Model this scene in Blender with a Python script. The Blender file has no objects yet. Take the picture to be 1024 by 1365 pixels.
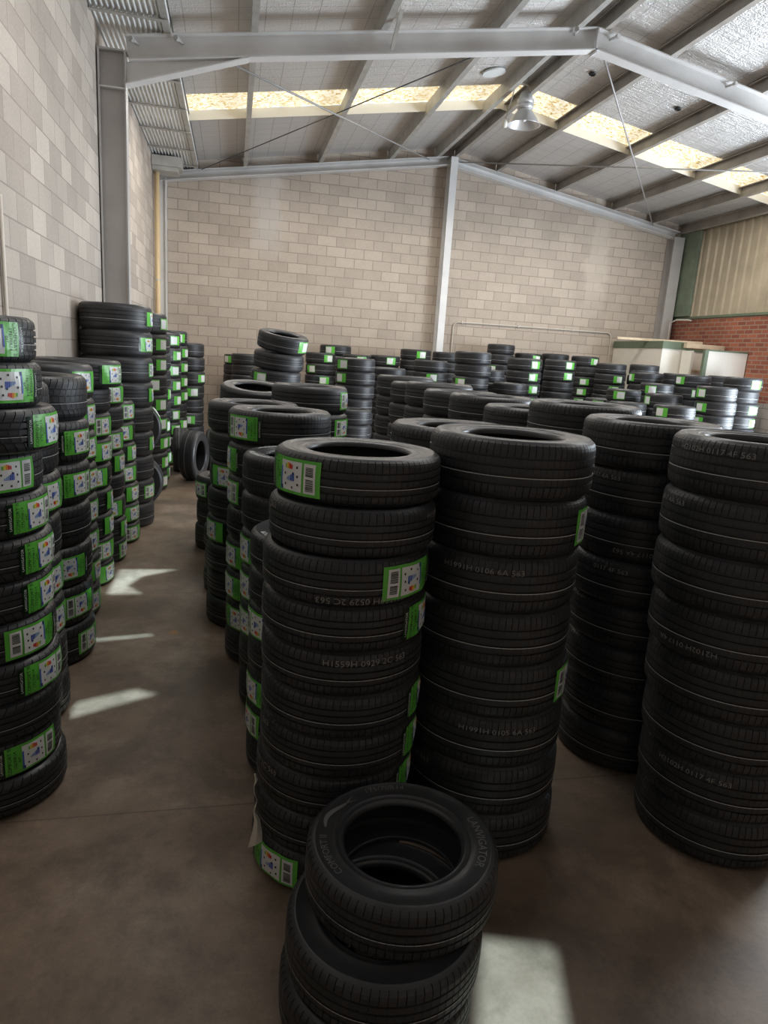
import bpy, bmesh, math, random
from mathutils import Vector, Matrix
PI = math.pi
rnd = random.Random(7)
scene = bpy.context.scene
COL = scene.collection

# ------------------------------------------------------------------ camera
EYE = 1.93
f_px, yaw, pitch, roll = 903.47, .22779, .226655, .067461
def cam_axes():
    r = Vector((math.cos(yaw), -math.sin(yaw), 0)); f = Vector((math.sin(yaw), math.cos(yaw), 0)); u = Vector((0, 0, 1))
    cp, sp = math.cos(pitch), math.sin(pitch)
    f, u = f*cp - u*sp, u*cp + f*sp
    cr, sr = math.cos(roll), math.sin(roll)
    r, u = r*cr + u*sr, u*cr - r*sr
    return r, u, f
cd = bpy.data.cameras.new('camera'); cam = bpy.data.objects.new('camera', cd); COL.objects.link(cam)
cd.sensor_fit = 'HORIZONTAL'; cd.sensor_width = 36; cd.lens = f_px/1024*36; cd.clip_start = .05
r_, u_, f_ = cam_axes()
m = Matrix((r_, u_, -f_)).transposed().to_4x4(); m.translation = (0, 0, EYE)
cam.matrix_world = m
scene.camera = cam

# ------------------------------------------------------------------ light
vs = scene.view_settings
vs.view_transform = 'Standard'; vs.look = 'None'; vs.gamma = 1; vs.use_curve_mapping = False
vs.exposure = 0.0
try:
    scene.cycles.use_denoising = True
    scene.cycles.max_bounces = 8; scene.cycles.diffuse_bounces = 5
    scene.cycles.sample_clamp_indirect = 4
except Exception: pass
w = bpy.data.worlds.new('world'); scene.world = w; w.use_nodes = True
bg = w.node_tree.nodes['Background']; bg.inputs[0].default_value = (.75, .86, 1, 1); bg.inputs[1].default_value = 1.0
def area(name, loc, direction, sx, sy, power, col):
    l = bpy.data.lights.new(name, 'AREA'); l.shape = 'RECTANGLE'; l.size = sx; l.size_y = sy; l.energy = power; l.color = col
    o = bpy.data.objects.new(name, l); COL.objects.link(o); o.location = loc
    o.rotation_euler = Vector(direction).to_track_quat('-Z', 'Y').to_euler()
    return o
# daylight through the roller door opening in the right wall
area('door_daylight', (10.1, 7.5, 1.9), (-1, .05, .10), 3.6, 3.4, 1000, (.80, .90, 1))
# near pair: added fill for an assumed unseen roof sheet; far pair: the skylight
area('rooflight_daylight_left', (1.9, 4.9, 5.45), (0, 0, -1), 4.6, .8, 115, (1, .97, .92))
area('rooflight_daylight_right', (7.0, 4.9, 5.35), (0, 0, -1), 4.6, .8, 115, (1, .97, .92))
area('skylight_glow_left', (1.7, 11.8, 5.3), (0, 0, -1), 4.6, .8, 150, (1, .95, .87))
area('skylight_glow_right', (7.0, 11.8, 5.2), (0, 0, -1), 4.6, .8, 130, (1, .95, .87))
sun = bpy.data.lights.new('sun', 'SUN'); sun.energy = 9.5; sun.color = (.58, .85, 1); sun.angle = math.radians(.6)
so = bpy.data.objects.new('sun', sun); COL.objects.link(so)
SUN = Vector((-.07, .42, -.9)).normalized()        # travelling direction
so.rotation_euler = SUN.to_track_quat('-Z', 'Y').to_euler(); so.location = (0, -3, 9)

# ------------------------------------------------------------------ node helpers
def new_mat(name):
    mt = bpy.data.materials.new(name); mt.use_nodes = True
    nt = mt.node_tree; b = nt.nodes['Principled BSDF']
    return mt, nt, b
def N(nt, t, **kw):
    n = nt.nodes.new(t)
    for k, v in kw.items(): setattr(n, k, v)
    return n
def L(nt, a, b): nt.links.new(a, b)
def simple(name, col, rough=.6, metal=0, bump=0, bscale=60, var=0, vscale=4):
    mt, nt, b = new_mat(name)
    b.inputs['Base Color'].default_value = (*col, 1); b.inputs['Roughness'].default_value = rough; b.inputs['Metallic'].default_value = metal
    if var or bump:
        tc = N(nt, 'ShaderNodeTexCoord')
    if var:
        n = N(nt, 'ShaderNodeTexNoise'); n.inputs['Scale'].default_value = vscale; n.inputs['Detail'].default_value = 5
        L(nt, tc.outputs['Object'], n.inputs['Vector'])
        cr = N(nt, 'ShaderNodeValToRGB')
        cr.color_ramp.elements[0].position = .3; cr.color_ramp.elements[1].position = .7
        cr.color_ramp.elements[0].color = (*[c*(1-var) for c in col], 1); cr.color_ramp.elements[1].color = (*[min(1, c*(1+var)) for c in col], 1)
        L(nt, n.outputs['Fac'], cr.inputs['Fac']); L(nt, cr.outputs['Color'], b.inputs['Base Color'])
    if bump:
        n = N(nt, 'ShaderNodeTexNoise'); n.inputs['Scale'].default_value = bscale; n.inputs['Detail'].default_value = 4
        L(nt, tc.outputs['Object'], n.inputs['Vector'])
        bp = N(nt, 'ShaderNodeBump'); bp.inputs['Strength'].default_value = bump; bp.inputs['Distance'].default_value = .004
        L(nt, n.outputs['Fac'], bp.inputs['Height']); L(nt, bp.outputs['Normal'], b.inputs['Normal'])
    return mt
def emit(name, col, s):
    mt, nt, b = new_mat(name)
    b.inputs['Base Color'].default_value = (*col, 1)
    b.inputs['Emission Color'].default_value = (*col, 1); b.inputs['Emission Strength'].default_value = s
    return mt
def sr(h):   # sRGB 0-255 -> linear
    return tuple(((c/255)/12.92 if c/255 <= .04045 else ((c/255+.055)/1.055)**2.4) for c in h)

def block_mat(name, ax, ox, oz, bw, rh, c1, c2, mort, msize, stain=()):
    mt, nt, b = new_mat(name)
    tc = N(nt, 'ShaderNodeTexCoord'); sp = N(nt, 'ShaderNodeSeparateXYZ'); L(nt, tc.outputs['Object'], sp.inputs[0])
    cb = N(nt, 'ShaderNodeCombineXYZ')
    a = N(nt, 'ShaderNodeMath', operation='ADD'); a.inputs[1].default_value = ox; L(nt, sp.outputs[ax], a.inputs[0])
    z = N(nt, 'ShaderNodeMath', operation='ADD'); z.inputs[1].default_value = oz; L(nt, sp.outputs[2], z.inputs[0])
    L(nt, a.outputs[0], cb.inputs[0]); L(nt, z.outputs[0], cb.inputs[1])
    br = N(nt, 'ShaderNodeTexBrick'); br.inputs['Scale'].default_value = 1
    br.inputs['Brick Width'].default_value = bw; br.inputs['Row Height'].default_value = rh
    br.inputs['Mortar Size'].default_value = msize; br.inputs['Mortar Smooth'].default_value = .15
    br.inputs['Color1'].default_value = (*c1, 1); br.inputs['Color2'].default_value = (*c2, 1); br.inputs['Mortar'].default_value = (*mort, 1)
    L(nt, cb.outputs[0], br.inputs['Vector'])
    n = N(nt, 'ShaderNodeTexNoise'); n.inputs['Scale'].default_value = .9; n.inputs['Detail'].default_value = 8; n.inputs['Roughness'].default_value = .65
    L(nt, tc.outputs['Object'], n.inputs['Vector'])
    mr = N(nt, 'ShaderNodeMapRange'); mr.inputs[1].default_value = .3; mr.inputs[2].default_value = .7; mr.inputs[3].default_value = .88; mr.inputs[4].default_value = 1.1
    L(nt, n.outputs['Fac'], mr.inputs[0])
    n2 = N(nt, 'ShaderNodeTexNoise'); n2.inputs['Scale'].default_value = 45; n2.inputs['Detail'].default_value = 3
    L(nt, tc.outputs['Object'], n2.inputs['Vector'])
    mr2 = N(nt, 'ShaderNodeMapRange'); mr2.inputs[1].default_value = .3; mr2.inputs[2].default_value = .7; mr2.inputs[3].default_value = .93; mr2.inputs[4].default_value = 1.06
    L(nt, n2.outputs['Fac'], mr2.inputs[0])
    mm = N(nt, 'ShaderNodeMath', operation='MULTIPLY'); L(nt, mr.outputs[0], mm.inputs[0]); L(nt, mr2.outputs[0], mm.inputs[1])
    mx = N(nt, 'ShaderNodeMix', data_type='RGBA', blend_type='MULTIPLY'); mx.inputs[0].default_value = 1
    L(nt, br.outputs['Color'], mx.inputs[6]); L(nt, mm.outputs[0], mx.inputs[7])
    out = mx.outputs[2]
    # water stains with a shape of their own: (centre along wall, half width, zmin, zmax, colour)
    for (sx, hw, z0, z1, colr) in stain:
        d = N(nt, 'ShaderNodeMath', operation='SUBTRACT'); d.inputs[1].default_value = sx; L(nt, sp.outputs[ax], d.inputs[0])
        nn = N(nt, 'ShaderNodeTexNoise'); nn.inputs['Scale'].default_value = 3.5; nn.inputs['Detail'].default_value = 4; L(nt, tc.outputs['Object'], nn.inputs['Vector'])
        n3 = N(nt, 'ShaderNodeMath', operation='MULTIPLY_ADD'); n3.inputs[1].default_value = .5; n3.inputs[2].default_value = -.25; L(nt, nn.outputs['Fac'], n3.inputs[0])
        ad = N(nt, 'ShaderNodeMath', operation='ADD'); L(nt, d.outputs[0], ad.inputs[0]); L(nt, n3.outputs[0], ad.inputs[1])
        ab = N(nt, 'ShaderNodeMath', operation='ABSOLUTE'); L(nt, ad.outputs[0], ab.inputs[0])
        m1 = N(nt, 'ShaderNodeMapRange'); m1.inputs[1].default_value = hw*1.3; m1.inputs[2].default_value = hw*.6; L(nt, ab.outputs[0], m1.inputs[0])
        m2 = N(nt, 'ShaderNodeMapRange'); m2.inputs[1].default_value = z0; m2.inputs[2].default_value = z0+.7; L(nt, sp.outputs[2], m2.inputs[0])
        ml = N(nt, 'ShaderNodeMath', operation='MULTIPLY'); L(nt, m1.outputs[0], ml.inputs[0]); L(nt, m2.outputs[0], ml.inputs[1])
        m3 = N(nt, 'ShaderNodeMath', operation='MULTIPLY'); m3.inputs[1].default_value = .55; L(nt, ml.outputs[0], m3.inputs[0])
        mk = N(nt, 'ShaderNodeMix', data_type='RGBA'); mk.inputs[7].default_value = (*colr, 1)
        L(nt, m3.outputs[0], mk.inputs[0]); L(nt, out, mk.inputs[6]); out = mk.outputs[2]
    L(nt, out, b.inputs['Base Color']); b.inputs['Roughness'].default_value = .9
    bp = N(nt, 'ShaderNodeBump'); bp.inputs['Strength'].default_value = .5; bp.inputs['Distance'].default_value = .006
    iv = N(nt, 'ShaderNodeMath', operation='SUBTRACT'); iv.inputs[0].default_value = 1; L(nt, br.outputs['Fac'], iv.inputs[1])
    ad = N(nt, 'ShaderNodeMath', operation='MULTIPLY_ADD'); ad.inputs[1].default_value = .25; L(nt, n2.outputs['Fac'], ad.inputs[0]); L(nt, iv.outputs[0], ad.inputs[2])
    L(nt, ad.outputs[0], bp.inputs['Height']); L(nt, bp.outputs['Normal'], b.inputs['Normal'])
    return mt

M = {}
blk1, blk2, mor = (.56, .475, .395), (.46, .388, .322), (.36, .298, .248)
M['block_back'] = block_mat('block_back', 0, .925, -.079, .4, .2, blk1, blk2, mor, .009,
                            [(.62, .3, 3.6, 5, (.62, .58, .54)), (8.1, .22, 3.1, 5, (.66, .58, .49))])
M['block_left'] = block_mat('block_left', 1, 0, -.079, .4, .2, (.55, .485, .42), (.37, .32, .275), (.33, .28, .24), .006)
M['brick'] = block_mat('brick', 1, 0, 0, .24, .086, (.36, .12, .065), (.23, .07, .045), (.30, .22, .17), .010)
M['block_grey'] = block_mat('block_grey', 1, 0, 0, .4, .2, (.36, .34, .31), (.30, .28, .26), (.2, .19, .17), .008)
M['steel'] = simple('steel_paint', (.72, .71, .70), .5, .1, var=.1, vscale=2)
M['steel_dark'] = simple('steel_column', (.47, .45, .435), .5, .1, var=.14, vscale=1.5)
M['galv'] = simple('galvanised_steel', (.50, .49, .46), .45, .2, var=.14, vscale=5)
M['purlin'] = simple('purlin_steel', (.40, .37, .335), .5, .2, var=.18, vscale=3)
M['zinc'] = simple('zinc_sheet', (.80, .81, .80), .5, .0, var=.1, vscale=2)
M['rod'] = simple('rod_steel', (.42, .41, .4), .5, .2)
M['wire'] = simple('dark_wire', (.08, .08, .08), .5, .2)
M['pvc'] = simple('cream_pvc', (.74, .56, .33), .45)
M['conduit'] = simple('conduit_pvc', (.62, .57, .5), .5)
M['green_paint'] = simple('green_paint', (.13, .17, .11), .6, var=.12)
M['white_panel'] = simple('white_panel', (.78, .74, .66), .5, var=.03)
M['timber'] = simple('pale_timber', (.62, .5, .35), .7, var=.15, vscale=6)
M['clad'] = simple('cladding_steel', (.44, .38, .285), .5, .15, var=.16, vscale=2)
M['alu'] = simple('spun_aluminium', (.72, .72, .72), .35, .5)
M['lamp_inner'] = simple('lamp_white', (.8, .8, .8), .4)
M['black'] = simple('black', (.012, .012, .012), .6)
M['white'] = simple('white_film', (.78, .80, .80), .35)
M['green'] = simple('green_film', sr((100, 192, 72)), .35, var=.08, vscale=20)
M['green_dark'] = simple('green_film_dark', sr((10, 40, 14)), .35)
M['blue'] = simple('ink_blue', sr((70, 100, 190)), .5)
M['navy'] = simple('ink_navy', sr((25, 40, 110)), .5)
M['lblue'] = simple('ink_light_blue', sr((140, 170, 220)), .5)
M['red'] = simple('ink_red', sr((215, 60, 40)), .5)
M['orange'] = simple('ink_orange', sr((240, 150, 50)), .5)
M['yellow'] = simple('ink_yellow', sr((235, 215, 70)), .5)
M['lgreen'] = simple('ink_green', sr((110, 190, 80)), .5)
M['ink'] = simple('ink_black', (.015, .02, .015), .5)
M['stripe'] = simple('moulding_stripe', (.62, .62, .61), .6)
M['code'] = simple('tread_code_ink', (.26, .25, .245), .7)
M['raised'] = simple('raised_letter_rubber', (.20, .20, .20), .45)
M['emblem'] = simple('emblem_print', (.34, .34, .34), .5)
M['white_letter'] = simple('white_letter', (.7, .72, .74), .5)
M['film'] = simple('silver_plastic_scrap', (.8, .78, .70), .25, .3)

def rubber_mat(name, base, rough):
    mt, nt, b = new_mat(name)
    tc = N(nt, 'ShaderNodeTexCoord')
    n = N(nt, 'ShaderNodeTexNoise'); n.inputs['Scale'].default_value = 7; n.inputs['Detail'].default_value = 6
    L(nt, tc.outputs['Object'], n.inputs['Vector'])
    cr = N(nt, 'ShaderNodeValToRGB'); cr.color_ramp.elements[0].position = .35; cr.color_ramp.elements[1].position = .72
    cr.color_ramp.elements[0].color = (*[c*.85 for c in base], 1); cr.color_ramp.elements[1].color = (*[c*1.25 for c in base], 1)
    L(nt, n.outputs['Fac'], cr.inputs['Fac']); L(nt, cr.outputs['Color'], b.inputs['Base Color'])
    b.inputs['Roughness'].default_value = rough
    b.inputs['Specular IOR Level'].default_value = .5
    n2 = N(nt, 'ShaderNodeTexNoise'); n2.inputs['Scale'].default_value = 160; n2.inputs['Detail'].default_value = 2
    L(nt, tc.outputs['Object'], n2.inputs['Vector'])
    bp = N(nt, 'ShaderNodeBump'); bp.inputs['Strength'].default_value = .15; bp.inputs['Distance'].default_value = .001
    L(nt, n2.outputs['Fac'], bp.inputs['Height']); L(nt, bp.outputs['Normal'], b.inputs['Normal'])
    return mt
M['rubber'] = rubber_mat('tread_rubber', (.0275, .028, .0305), .48)
M['side'] = rubber_mat('sidewall_rubber', (.043, .0435, .0465), .34)

def floor_mat():
    mt, nt, b = new_mat('stained_concrete_floor')
    tc = N(nt, 'ShaderNodeTexCoord')
    def noise(s, d, r=.6, dist=0):
        n = N(nt, 'ShaderNodeTexNoise'); n.inputs['Scale'].default_value = s; n.inputs['Detail'].default_value = d; n.inputs['Roughness'].default_value = r; n.inputs['Distortion'].default_value = dist
        L(nt, tc.outputs['Object'], n.inputs['Vector']); return n
    n = noise(.9, 10, .66, .15)
    cr = N(nt, 'ShaderNodeValToRGB'); e = cr.color_ramp.elements
    e[0].position = .30; e[0].color = (.13, .088, .056, 1); e[1].position = .72; e[1].color = (.44, .35, .265, 1)
    x = cr.color_ramp.elements.new(.5); x.color = (.25, .18, .128, 1)
    L(nt, n.outputs['Fac'], cr.inputs['Fac'])
    n2 = noise(1.5, 9, .72, .2)
    m2 = N(nt, 'ShaderNodeMapRange'); m2.inputs[1].default_value = .42; m2.inputs[2].default_value = .56; m2.inputs[3].default_value = .60; m2.inputs[4].default_value = 1.02
    L(nt, n2.outputs['Fac'], m2.inputs[0])
    n3 = noise(60, 3)
    m3 = N(nt, 'ShaderNodeMapRange'); m3.inputs[1].default_value = .3; m3.inputs[2].default_value = .7; m3.inputs[3].default_value = .92; m3.inputs[4].default_value = 1.06
    L(nt, n3.outputs['Fac'], m3.inputs[0])
    mm = N(nt, 'ShaderNodeMath', operation='MULTIPLY'); L(nt, m2.outputs[0], mm.inputs[0]); L(nt, m3.outputs[0], mm.inputs[1])
    mx = N(nt, 'ShaderNodeMix', data_type='RGBA', blend_type='MULTIPLY'); mx.inputs[0].default_value = 1
    L(nt, cr.outputs['Color'], mx.inputs[6]); L(nt, mm.outputs[0], mx.inputs[7])
    # pale specks and paint flecks
    v = N(nt, 'ShaderNodeTexVoronoi'); v.inputs['Scale'].default_value = 9; L(nt, tc.outputs['Object'], v.inputs['Vector'])
    ms = N(nt, 'ShaderNodeMapRange'); ms.inputs[1].default_value = .045; ms.inputs[2].default_value = .02; L(nt, v.outputs['Distance'], ms.inputs[0])
    nz = noise(1.7, 2); mz = N(nt, 'ShaderNodeMapRange'); mz.inputs[1].default_value = .52; mz.inputs[2].default_value = .6; mz.inputs[4].default_value = .45; L(nt, nz.outputs['Fac'], mz.inputs[0])
    mz2 = N(nt, 'ShaderNodeMath', operation='MULTIPLY'); L(nt, ms.outputs[0], mz2.inputs[0]); L(nt, mz.outputs[0], mz2.inputs[1])
    mk = N(nt, 'ShaderNodeMix', data_type='RGBA'); mk.inputs[7].default_value = (.5, .44, .37, 1)
    L(nt, mz2.outputs[0], mk.inputs[0]); L(nt, mx.outputs[2], mk.inputs[6])
    # saw cut joints in the slab
    sp = N(nt, 'ShaderNodeSeparateXYZ'); L(nt, tc.outputs['Object'], sp.inputs[0])
    out = mk.outputs[2]
    for ax, off in ((1, 5.27), (1, 2.62), (0, 4.35)):
        d = N(nt, 'ShaderNodeMath', operation='SUBTRACT'); d.inputs[1].default_value = off; L(nt, sp.outputs[ax], d.inputs[0])
        ab = N(nt, 'ShaderNodeMath', operation='ABSOLUTE'); L(nt, d.outputs[0], ab.inputs[0])
        ml = N(nt, 'ShaderNodeMapRange'); ml.inputs[1].default_value = .006; ml.inputs[2].default_value = .002; ml.inputs[4].default_value = .55; L(nt, ab.outputs[0], ml.inputs[0])
        q = N(nt, 'ShaderNodeMix', data_type='RGBA'); q.inputs[7].default_value = (.06, .045, .035, 1)
        L(nt, ml.outputs[0], q.inputs[0]); L(nt, out, q.inputs[6]); out = q.outputs[2]
    # an orange paint fleck in the aisle
    vd = N(nt, 'ShaderNodeVectorMath', operation='DISTANCE'); vd.inputs[1].default_value = (-.37, 4.50, 0); L(nt, tc.outputs['Object'], vd.inputs[0])
    nf = noise(30, 4); na = N(nt, 'ShaderNodeMath', operation='MULTIPLY_ADD'); na.inputs[1].default_value = .07; L(nt, nf.outputs['Fac'], na.inputs[0]); L(nt, vd.outputs['Value'], na.inputs[2])
    mo = N(nt, 'ShaderNodeMapRange'); mo.inputs[1].default_value = .075; mo.inputs[2].default_value = .055; mo.inputs[4].default_value = .8; L(nt, na.outputs[0], mo.inputs[0])
    qo = N(nt, 'ShaderNodeMix', data_type='RGBA'); qo.inputs[7].default_value = (.55, .24, .06, 1)
    L(nt, mo.outputs[0], qo.inputs[0]); L(nt, out, qo.inputs[6]); out = qo.outputs[2]
    L(nt, out, b.inputs['Base Color'])
    mr = N(nt, 'ShaderNodeMapRange'); mr.inputs[3].default_value = .38; mr.inputs[4].default_value = .62; L(nt, n2.outputs['Fac'], mr.inputs[0])
    L(nt, mr.outputs[0], b.inputs['Roughness'])
    bp = N(nt, 'ShaderNodeBump'); bp.inputs['Strength'].default_value = .12; bp.inputs['Distance'].default_value = .004
    L(nt, n3.outputs['Fac'], bp.inputs['Height']); L(nt, bp.outputs['Normal'], b.inputs['Normal'])
    return mt
M['floor'] = floor_mat()

def foil_mat():
    mt, nt, b = new_mat('silver_foil_insulation')
    tc = N(nt, 'ShaderNodeTexCoord'); sp = N(nt, 'ShaderNodeSeparateXYZ'); L(nt, tc.outputs['Object'], sp.inputs[0])
    mp = N(nt, 'ShaderNodeMapping'); mp.inputs['Scale'].default_value = (1, 4.5, 1); L(nt, tc.outputs['Object'], mp.inputs['Vector'])
    n = N(nt, 'ShaderNodeTexNoise'); n.inputs['Scale'].default_value = 5; n.inputs['Detail'].default_value = 7; n.inputs['Roughness'].default_value = .62; n.inputs['Distortion'].default_value = .8
    L(nt, mp.outputs[0], n.inputs['Vector'])
    v = N(nt, 'ShaderNodeTexVoronoi'); v.inputs['Scale'].default_value = 48; L(nt, tc.outputs['Object'], v.inputs['Vector'])
    h = N(nt, 'ShaderNodeMath', operation='MULTIPLY_ADD'); h.inputs[1].default_value = .22; L(nt, v.outputs['Distance'], h.inputs[0]); L(nt, n.outputs['Fac'], h.inputs[2])
    bp = N(nt, 'ShaderNodeBump'); bp.inputs['Strength'].default_value = .9; bp.inputs['Distance'].default_value = .035
    L(nt, h.outputs[0], bp.inputs['Height']); L(nt, bp.outputs['Normal'], b.inputs['Normal'])
    # support mesh: wires every .3 m across and .15 m along
    prev = None
    for ax, step, wd in ((0, .30, .006), (1, .30, .005)):
        q = N(nt, 'ShaderNodeMath', operation='PINGPONG'); q.inputs[1].default_value = step/2; L(nt, sp.outputs[ax], q.inputs[0])
        ml = N(nt, 'ShaderNodeMapRange'); ml.inputs[1].default_value = wd; ml.inputs[2].default_value = wd*.5; ml.inputs[4].default_value = .5; L(nt, q.outputs[0], ml.inputs[0])
        if prev is None: prev = ml.outputs[0]
        else:
            mx = N(nt, 'ShaderNodeMath', operation='MAXIMUM'); L(nt, prev, mx.inputs[0]); L(nt, ml.outputs[0], mx.inputs[1]); prev = mx.outputs[0]
    mk = N(nt, 'ShaderNodeMix', data_type='RGBA'); mk.inputs[6].default_value = (.78, .765, .75, 1); mk.inputs[7].default_value = (.22, .205, .19, 1)
    L(nt, prev, mk.inputs[0]); L(nt, mk.outputs[2], b.inputs['Base Color'])
    b.inputs['Metallic'].default_value = .45; b.inputs['Roughness'].default_value = .38
    return mt
M['foil'] = foil_mat()

def skylight_mat():
    mt, nt, b = new_mat('translucent_skylight_sheet')
    tc = N(nt, 'ShaderNodeTexCoord')
    mp = N(nt, 'ShaderNodeMapping'); mp.inputs['Scale'].default_value = (1, 1.6, 1); L(nt, tc.outputs['Object'], mp.inputs['Vector'])
    n = N(nt, 'ShaderNodeTexNoise'); n.inputs['Scale'].default_value = 15; n.inputs['Detail'].default_value = 5; n.inputs['Roughness'].default_value = .6; n.inputs['Distortion'].default_value = .5
    L(nt, mp.outputs[0], n.inputs['Vector'])
    v = N(nt, 'ShaderNodeTexVoronoi'); v.inputs['Scale'].default_value = 24; L(nt, mp.outputs[0], v.inputs['Vector'])
    ad = N(nt, 'ShaderNodeMath', operation='MULTIPLY_ADD'); ad.inputs[1].default_value = .35; L(nt, v.outputs['Distance'], ad.inputs[0]); L(nt, n.outputs['Fac'], ad.inputs[2])
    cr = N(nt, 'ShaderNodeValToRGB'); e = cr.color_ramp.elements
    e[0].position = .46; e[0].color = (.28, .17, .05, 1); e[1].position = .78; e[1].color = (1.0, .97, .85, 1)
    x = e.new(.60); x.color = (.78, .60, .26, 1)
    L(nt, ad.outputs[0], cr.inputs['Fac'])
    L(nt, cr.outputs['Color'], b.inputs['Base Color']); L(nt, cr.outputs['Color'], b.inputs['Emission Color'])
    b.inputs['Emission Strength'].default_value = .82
    return mt
M['sky'] = skylight_mat()

# ------------------------------------------------------------------ mesh helpers
def link(name, me, mats=(), parent=None, loc=None, rot=None):
    for mm in mats: me.materials.append(mm)
    o = bpy.data.objects.new(name, me); COL.objects.link(o)
    if parent: o.parent = parent
    if loc: o.location = loc
    if rot: o.rotation_euler = rot
    return o
def mesh_of(bm, name, smooth=False):
    me = bpy.data.meshes.new(name); bm.normal_update(); bm.to_mesh(me); bm.free()
    if smooth:
        for p in me.polygons: p.use_smooth = True
    return me
def box(bm, x0, x1, y0, y1, z0, z1, mi=0):
    vs_ = [bm.verts.new((x, y, z)) for x in (x0, x1) for y in (y0, y1) for z in (z0, z1)]
    for a in ((0, 1, 3, 2), (4, 6, 7, 5), (0, 4, 5, 1), (2, 3, 7, 6), (0, 2, 6, 4), (1, 5, 7, 3)):
        f = bm.faces.new([vs_[i] for i in a]); f.material_index = mi
def prism(bm, prof, p0, p1, up=Vector((0, 0, 1)), mi=0):
    """sweep a closed 2-D profile (a, b) from p0 to p1; b runs along 'up', a sideways"""
    p0, p1 = Vector(p0), Vector(p1); d = (p1-p0).normalized(); s = d.cross(up).normalized(); u = s.cross(d)
    A = [bm.verts.new(p0 + s*a + u*b) for a, b in prof]; B = [bm.verts.new(p1 + s*a + u*b) for a, b in prof]
    n = len(prof)
    for i in range(n):
        f = bm.faces.new((A[i], A[(i+1) % n], B[(i+1) % n], B[i])); f.material_index = mi
    f = bm.faces.new(A[::-1]); f.material_index = mi
    f = bm.faces.new(B); f.material_index = mi
def tube(bm, pts, r, seg=8):
    pts = [Vector(p) for p in pts]; rings = []
    for i, p in enumerate(pts):
        d = (pts[min(i+1, len(pts)-1)] - pts[max(i-1, 0)]).normalized()
        a = d.orthogonal().normalized() if i == 0 else (rings[-1][1] - d*rings[-1][1].dot(d)).normalized()
        b = d.cross(a)
        rings.append(([bm.verts.new(p + (a*math.cos(t) + b*math.sin(t))*r) for t in [2*PI*k/seg for k in range(seg)]], a))
    for (A, _), (B, _) in zip(rings, rings[1:]):
        for k in range(seg): bm.faces.new((A[k], A[(k+1) % seg], B[(k+1) % seg], B[k]))
    bm.faces.new(rings[0][0][::-1]); bm.faces.new(rings[-1][0])
def lathe(bm, prof, seg=32, mi=0, closed=False):
    rings = [[bm.verts.new((r*math.cos(2*PI*k/seg), r*math.sin(2*PI*k/seg), z)) for k in range(seg)] for r, z in prof]
    pairs = list(zip(rings, rings[1:])) + ([(rings[-1], rings[0])] if closed else [])
    for A, B in pairs:
        for k in range(seg):
            f = bm.faces.new((A[k], A[(k+1) % seg], B[(k+1) % seg], B[k])); f.material_index = mi
I_SEC = lambda d, w, tf, tw: [(-w/2, -d/2), (w/2, -d/2), (w/2, -d/2+tf), (tw/2, -d/2+tf), (tw/2, d/2-tf), (w/2, d/2-tf), (w/2, d/2), (-w/2, d/2), (-w/2, d/2-tf), (-tw/2, d/2-tf), (-tw/2, -d/2+tf), (-w/2, -d/2+tf)]
def C_SEC(d, w, t, s=1, lip=.018):
    p = [(0, 0), (w, 0), (w, lip), (w-t, lip), (w-t, t), (t, t), (t, d-t), (w-t, d-t), (w-t, d-lip), (w, d-lip), (w, d), (0, d)]
    return [(a*s, b) for a, b in p]
def tag(o, label, cat, group=None):
    o['label'] = label; o['category'] = cat
    if group: o['group'] = group
    return o
def struct(o): o['kind'] = 'structure'; return o
def empty(name, loc, rot=(0, 0, 0)):
    o = bpy.data.objects.new(name, None); COL.objects.link(o); o.location = loc; o.rotation_euler = rot; o.empty_display_size = .1
    return o
def thing_mesh(name, build, mats, smooth=False, parent=None, loc=None, rot=None):
    bm = bmesh.new(); build(bm); bmesh.ops.recalc_face_normals(bm, faces=bm.faces[:])
    return link(name, mesh_of(bm, name, smooth), mats, parent, loc, rot)

# ------------------------------------------------------------------ room shell
XL, XR, YB, YF, XM = -1.51, 10.2, 15.05, -3.0, 4.35
def zp(x): return 6.06 - .165*abs(x-XM)          # underside of the purlins
DP = .2                                           # purlin depth
struct(thing_mesh('floor', lambda bm: box(bm, XL-.2, XR+.2, YF-.2, YB+.2, -.15, 0), [M['floor']]))
def gable(bm, y0, y1, top=.2):
    pts = [(XL-.2, -.15), (XR+.2, -.15), (XR+.2, zp(XR)+top), (XM, zp(XM)+top), (XL-.2, zp(XL)+top)]
    A = [bm.verts.new((x, y0, z)) for x, z in pts]; B = [bm.verts.new((x, y1, z)) for x, z in pts]
    for i in range(5): bm.faces.new((A[i], A[(i+1) % 5], B[(i+1) % 5], B[i]))
    bm.faces.new(A[::-1]); bm.faces.new(B)
struct(thing_mesh('wall_back', lambda bm: gable(bm, YB, YB+.2), [M['block_back']]))
struct(thing_mesh('wall_front', lambda bm: gable(bm, YF-.2, YF), [M['block_back']]))
struct(thing_mesh('wall_left', lambda bm: box(bm, XL-.2, XL, YF, YB, -.15, 5.24), [M['block_left']]))
def wr(bm):                                       # brick with a roller door opening, Y 5.6..9.4
    for y0, y1, z0, z1, mi in ((9.4, YB, 1.5, 3.2, 0), (YF, 5.6, 1.5, 3.2, 0), (9.4, YB, 0, 1.5, 1), (YF, 5.6, 0, 1.5, 1)):
        box(bm, XR, XR+.2, y0, y1, z0, z1, mi)
struct(thing_mesh('wall_right', wr, [M['brick'], M['block_grey']]))
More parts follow.
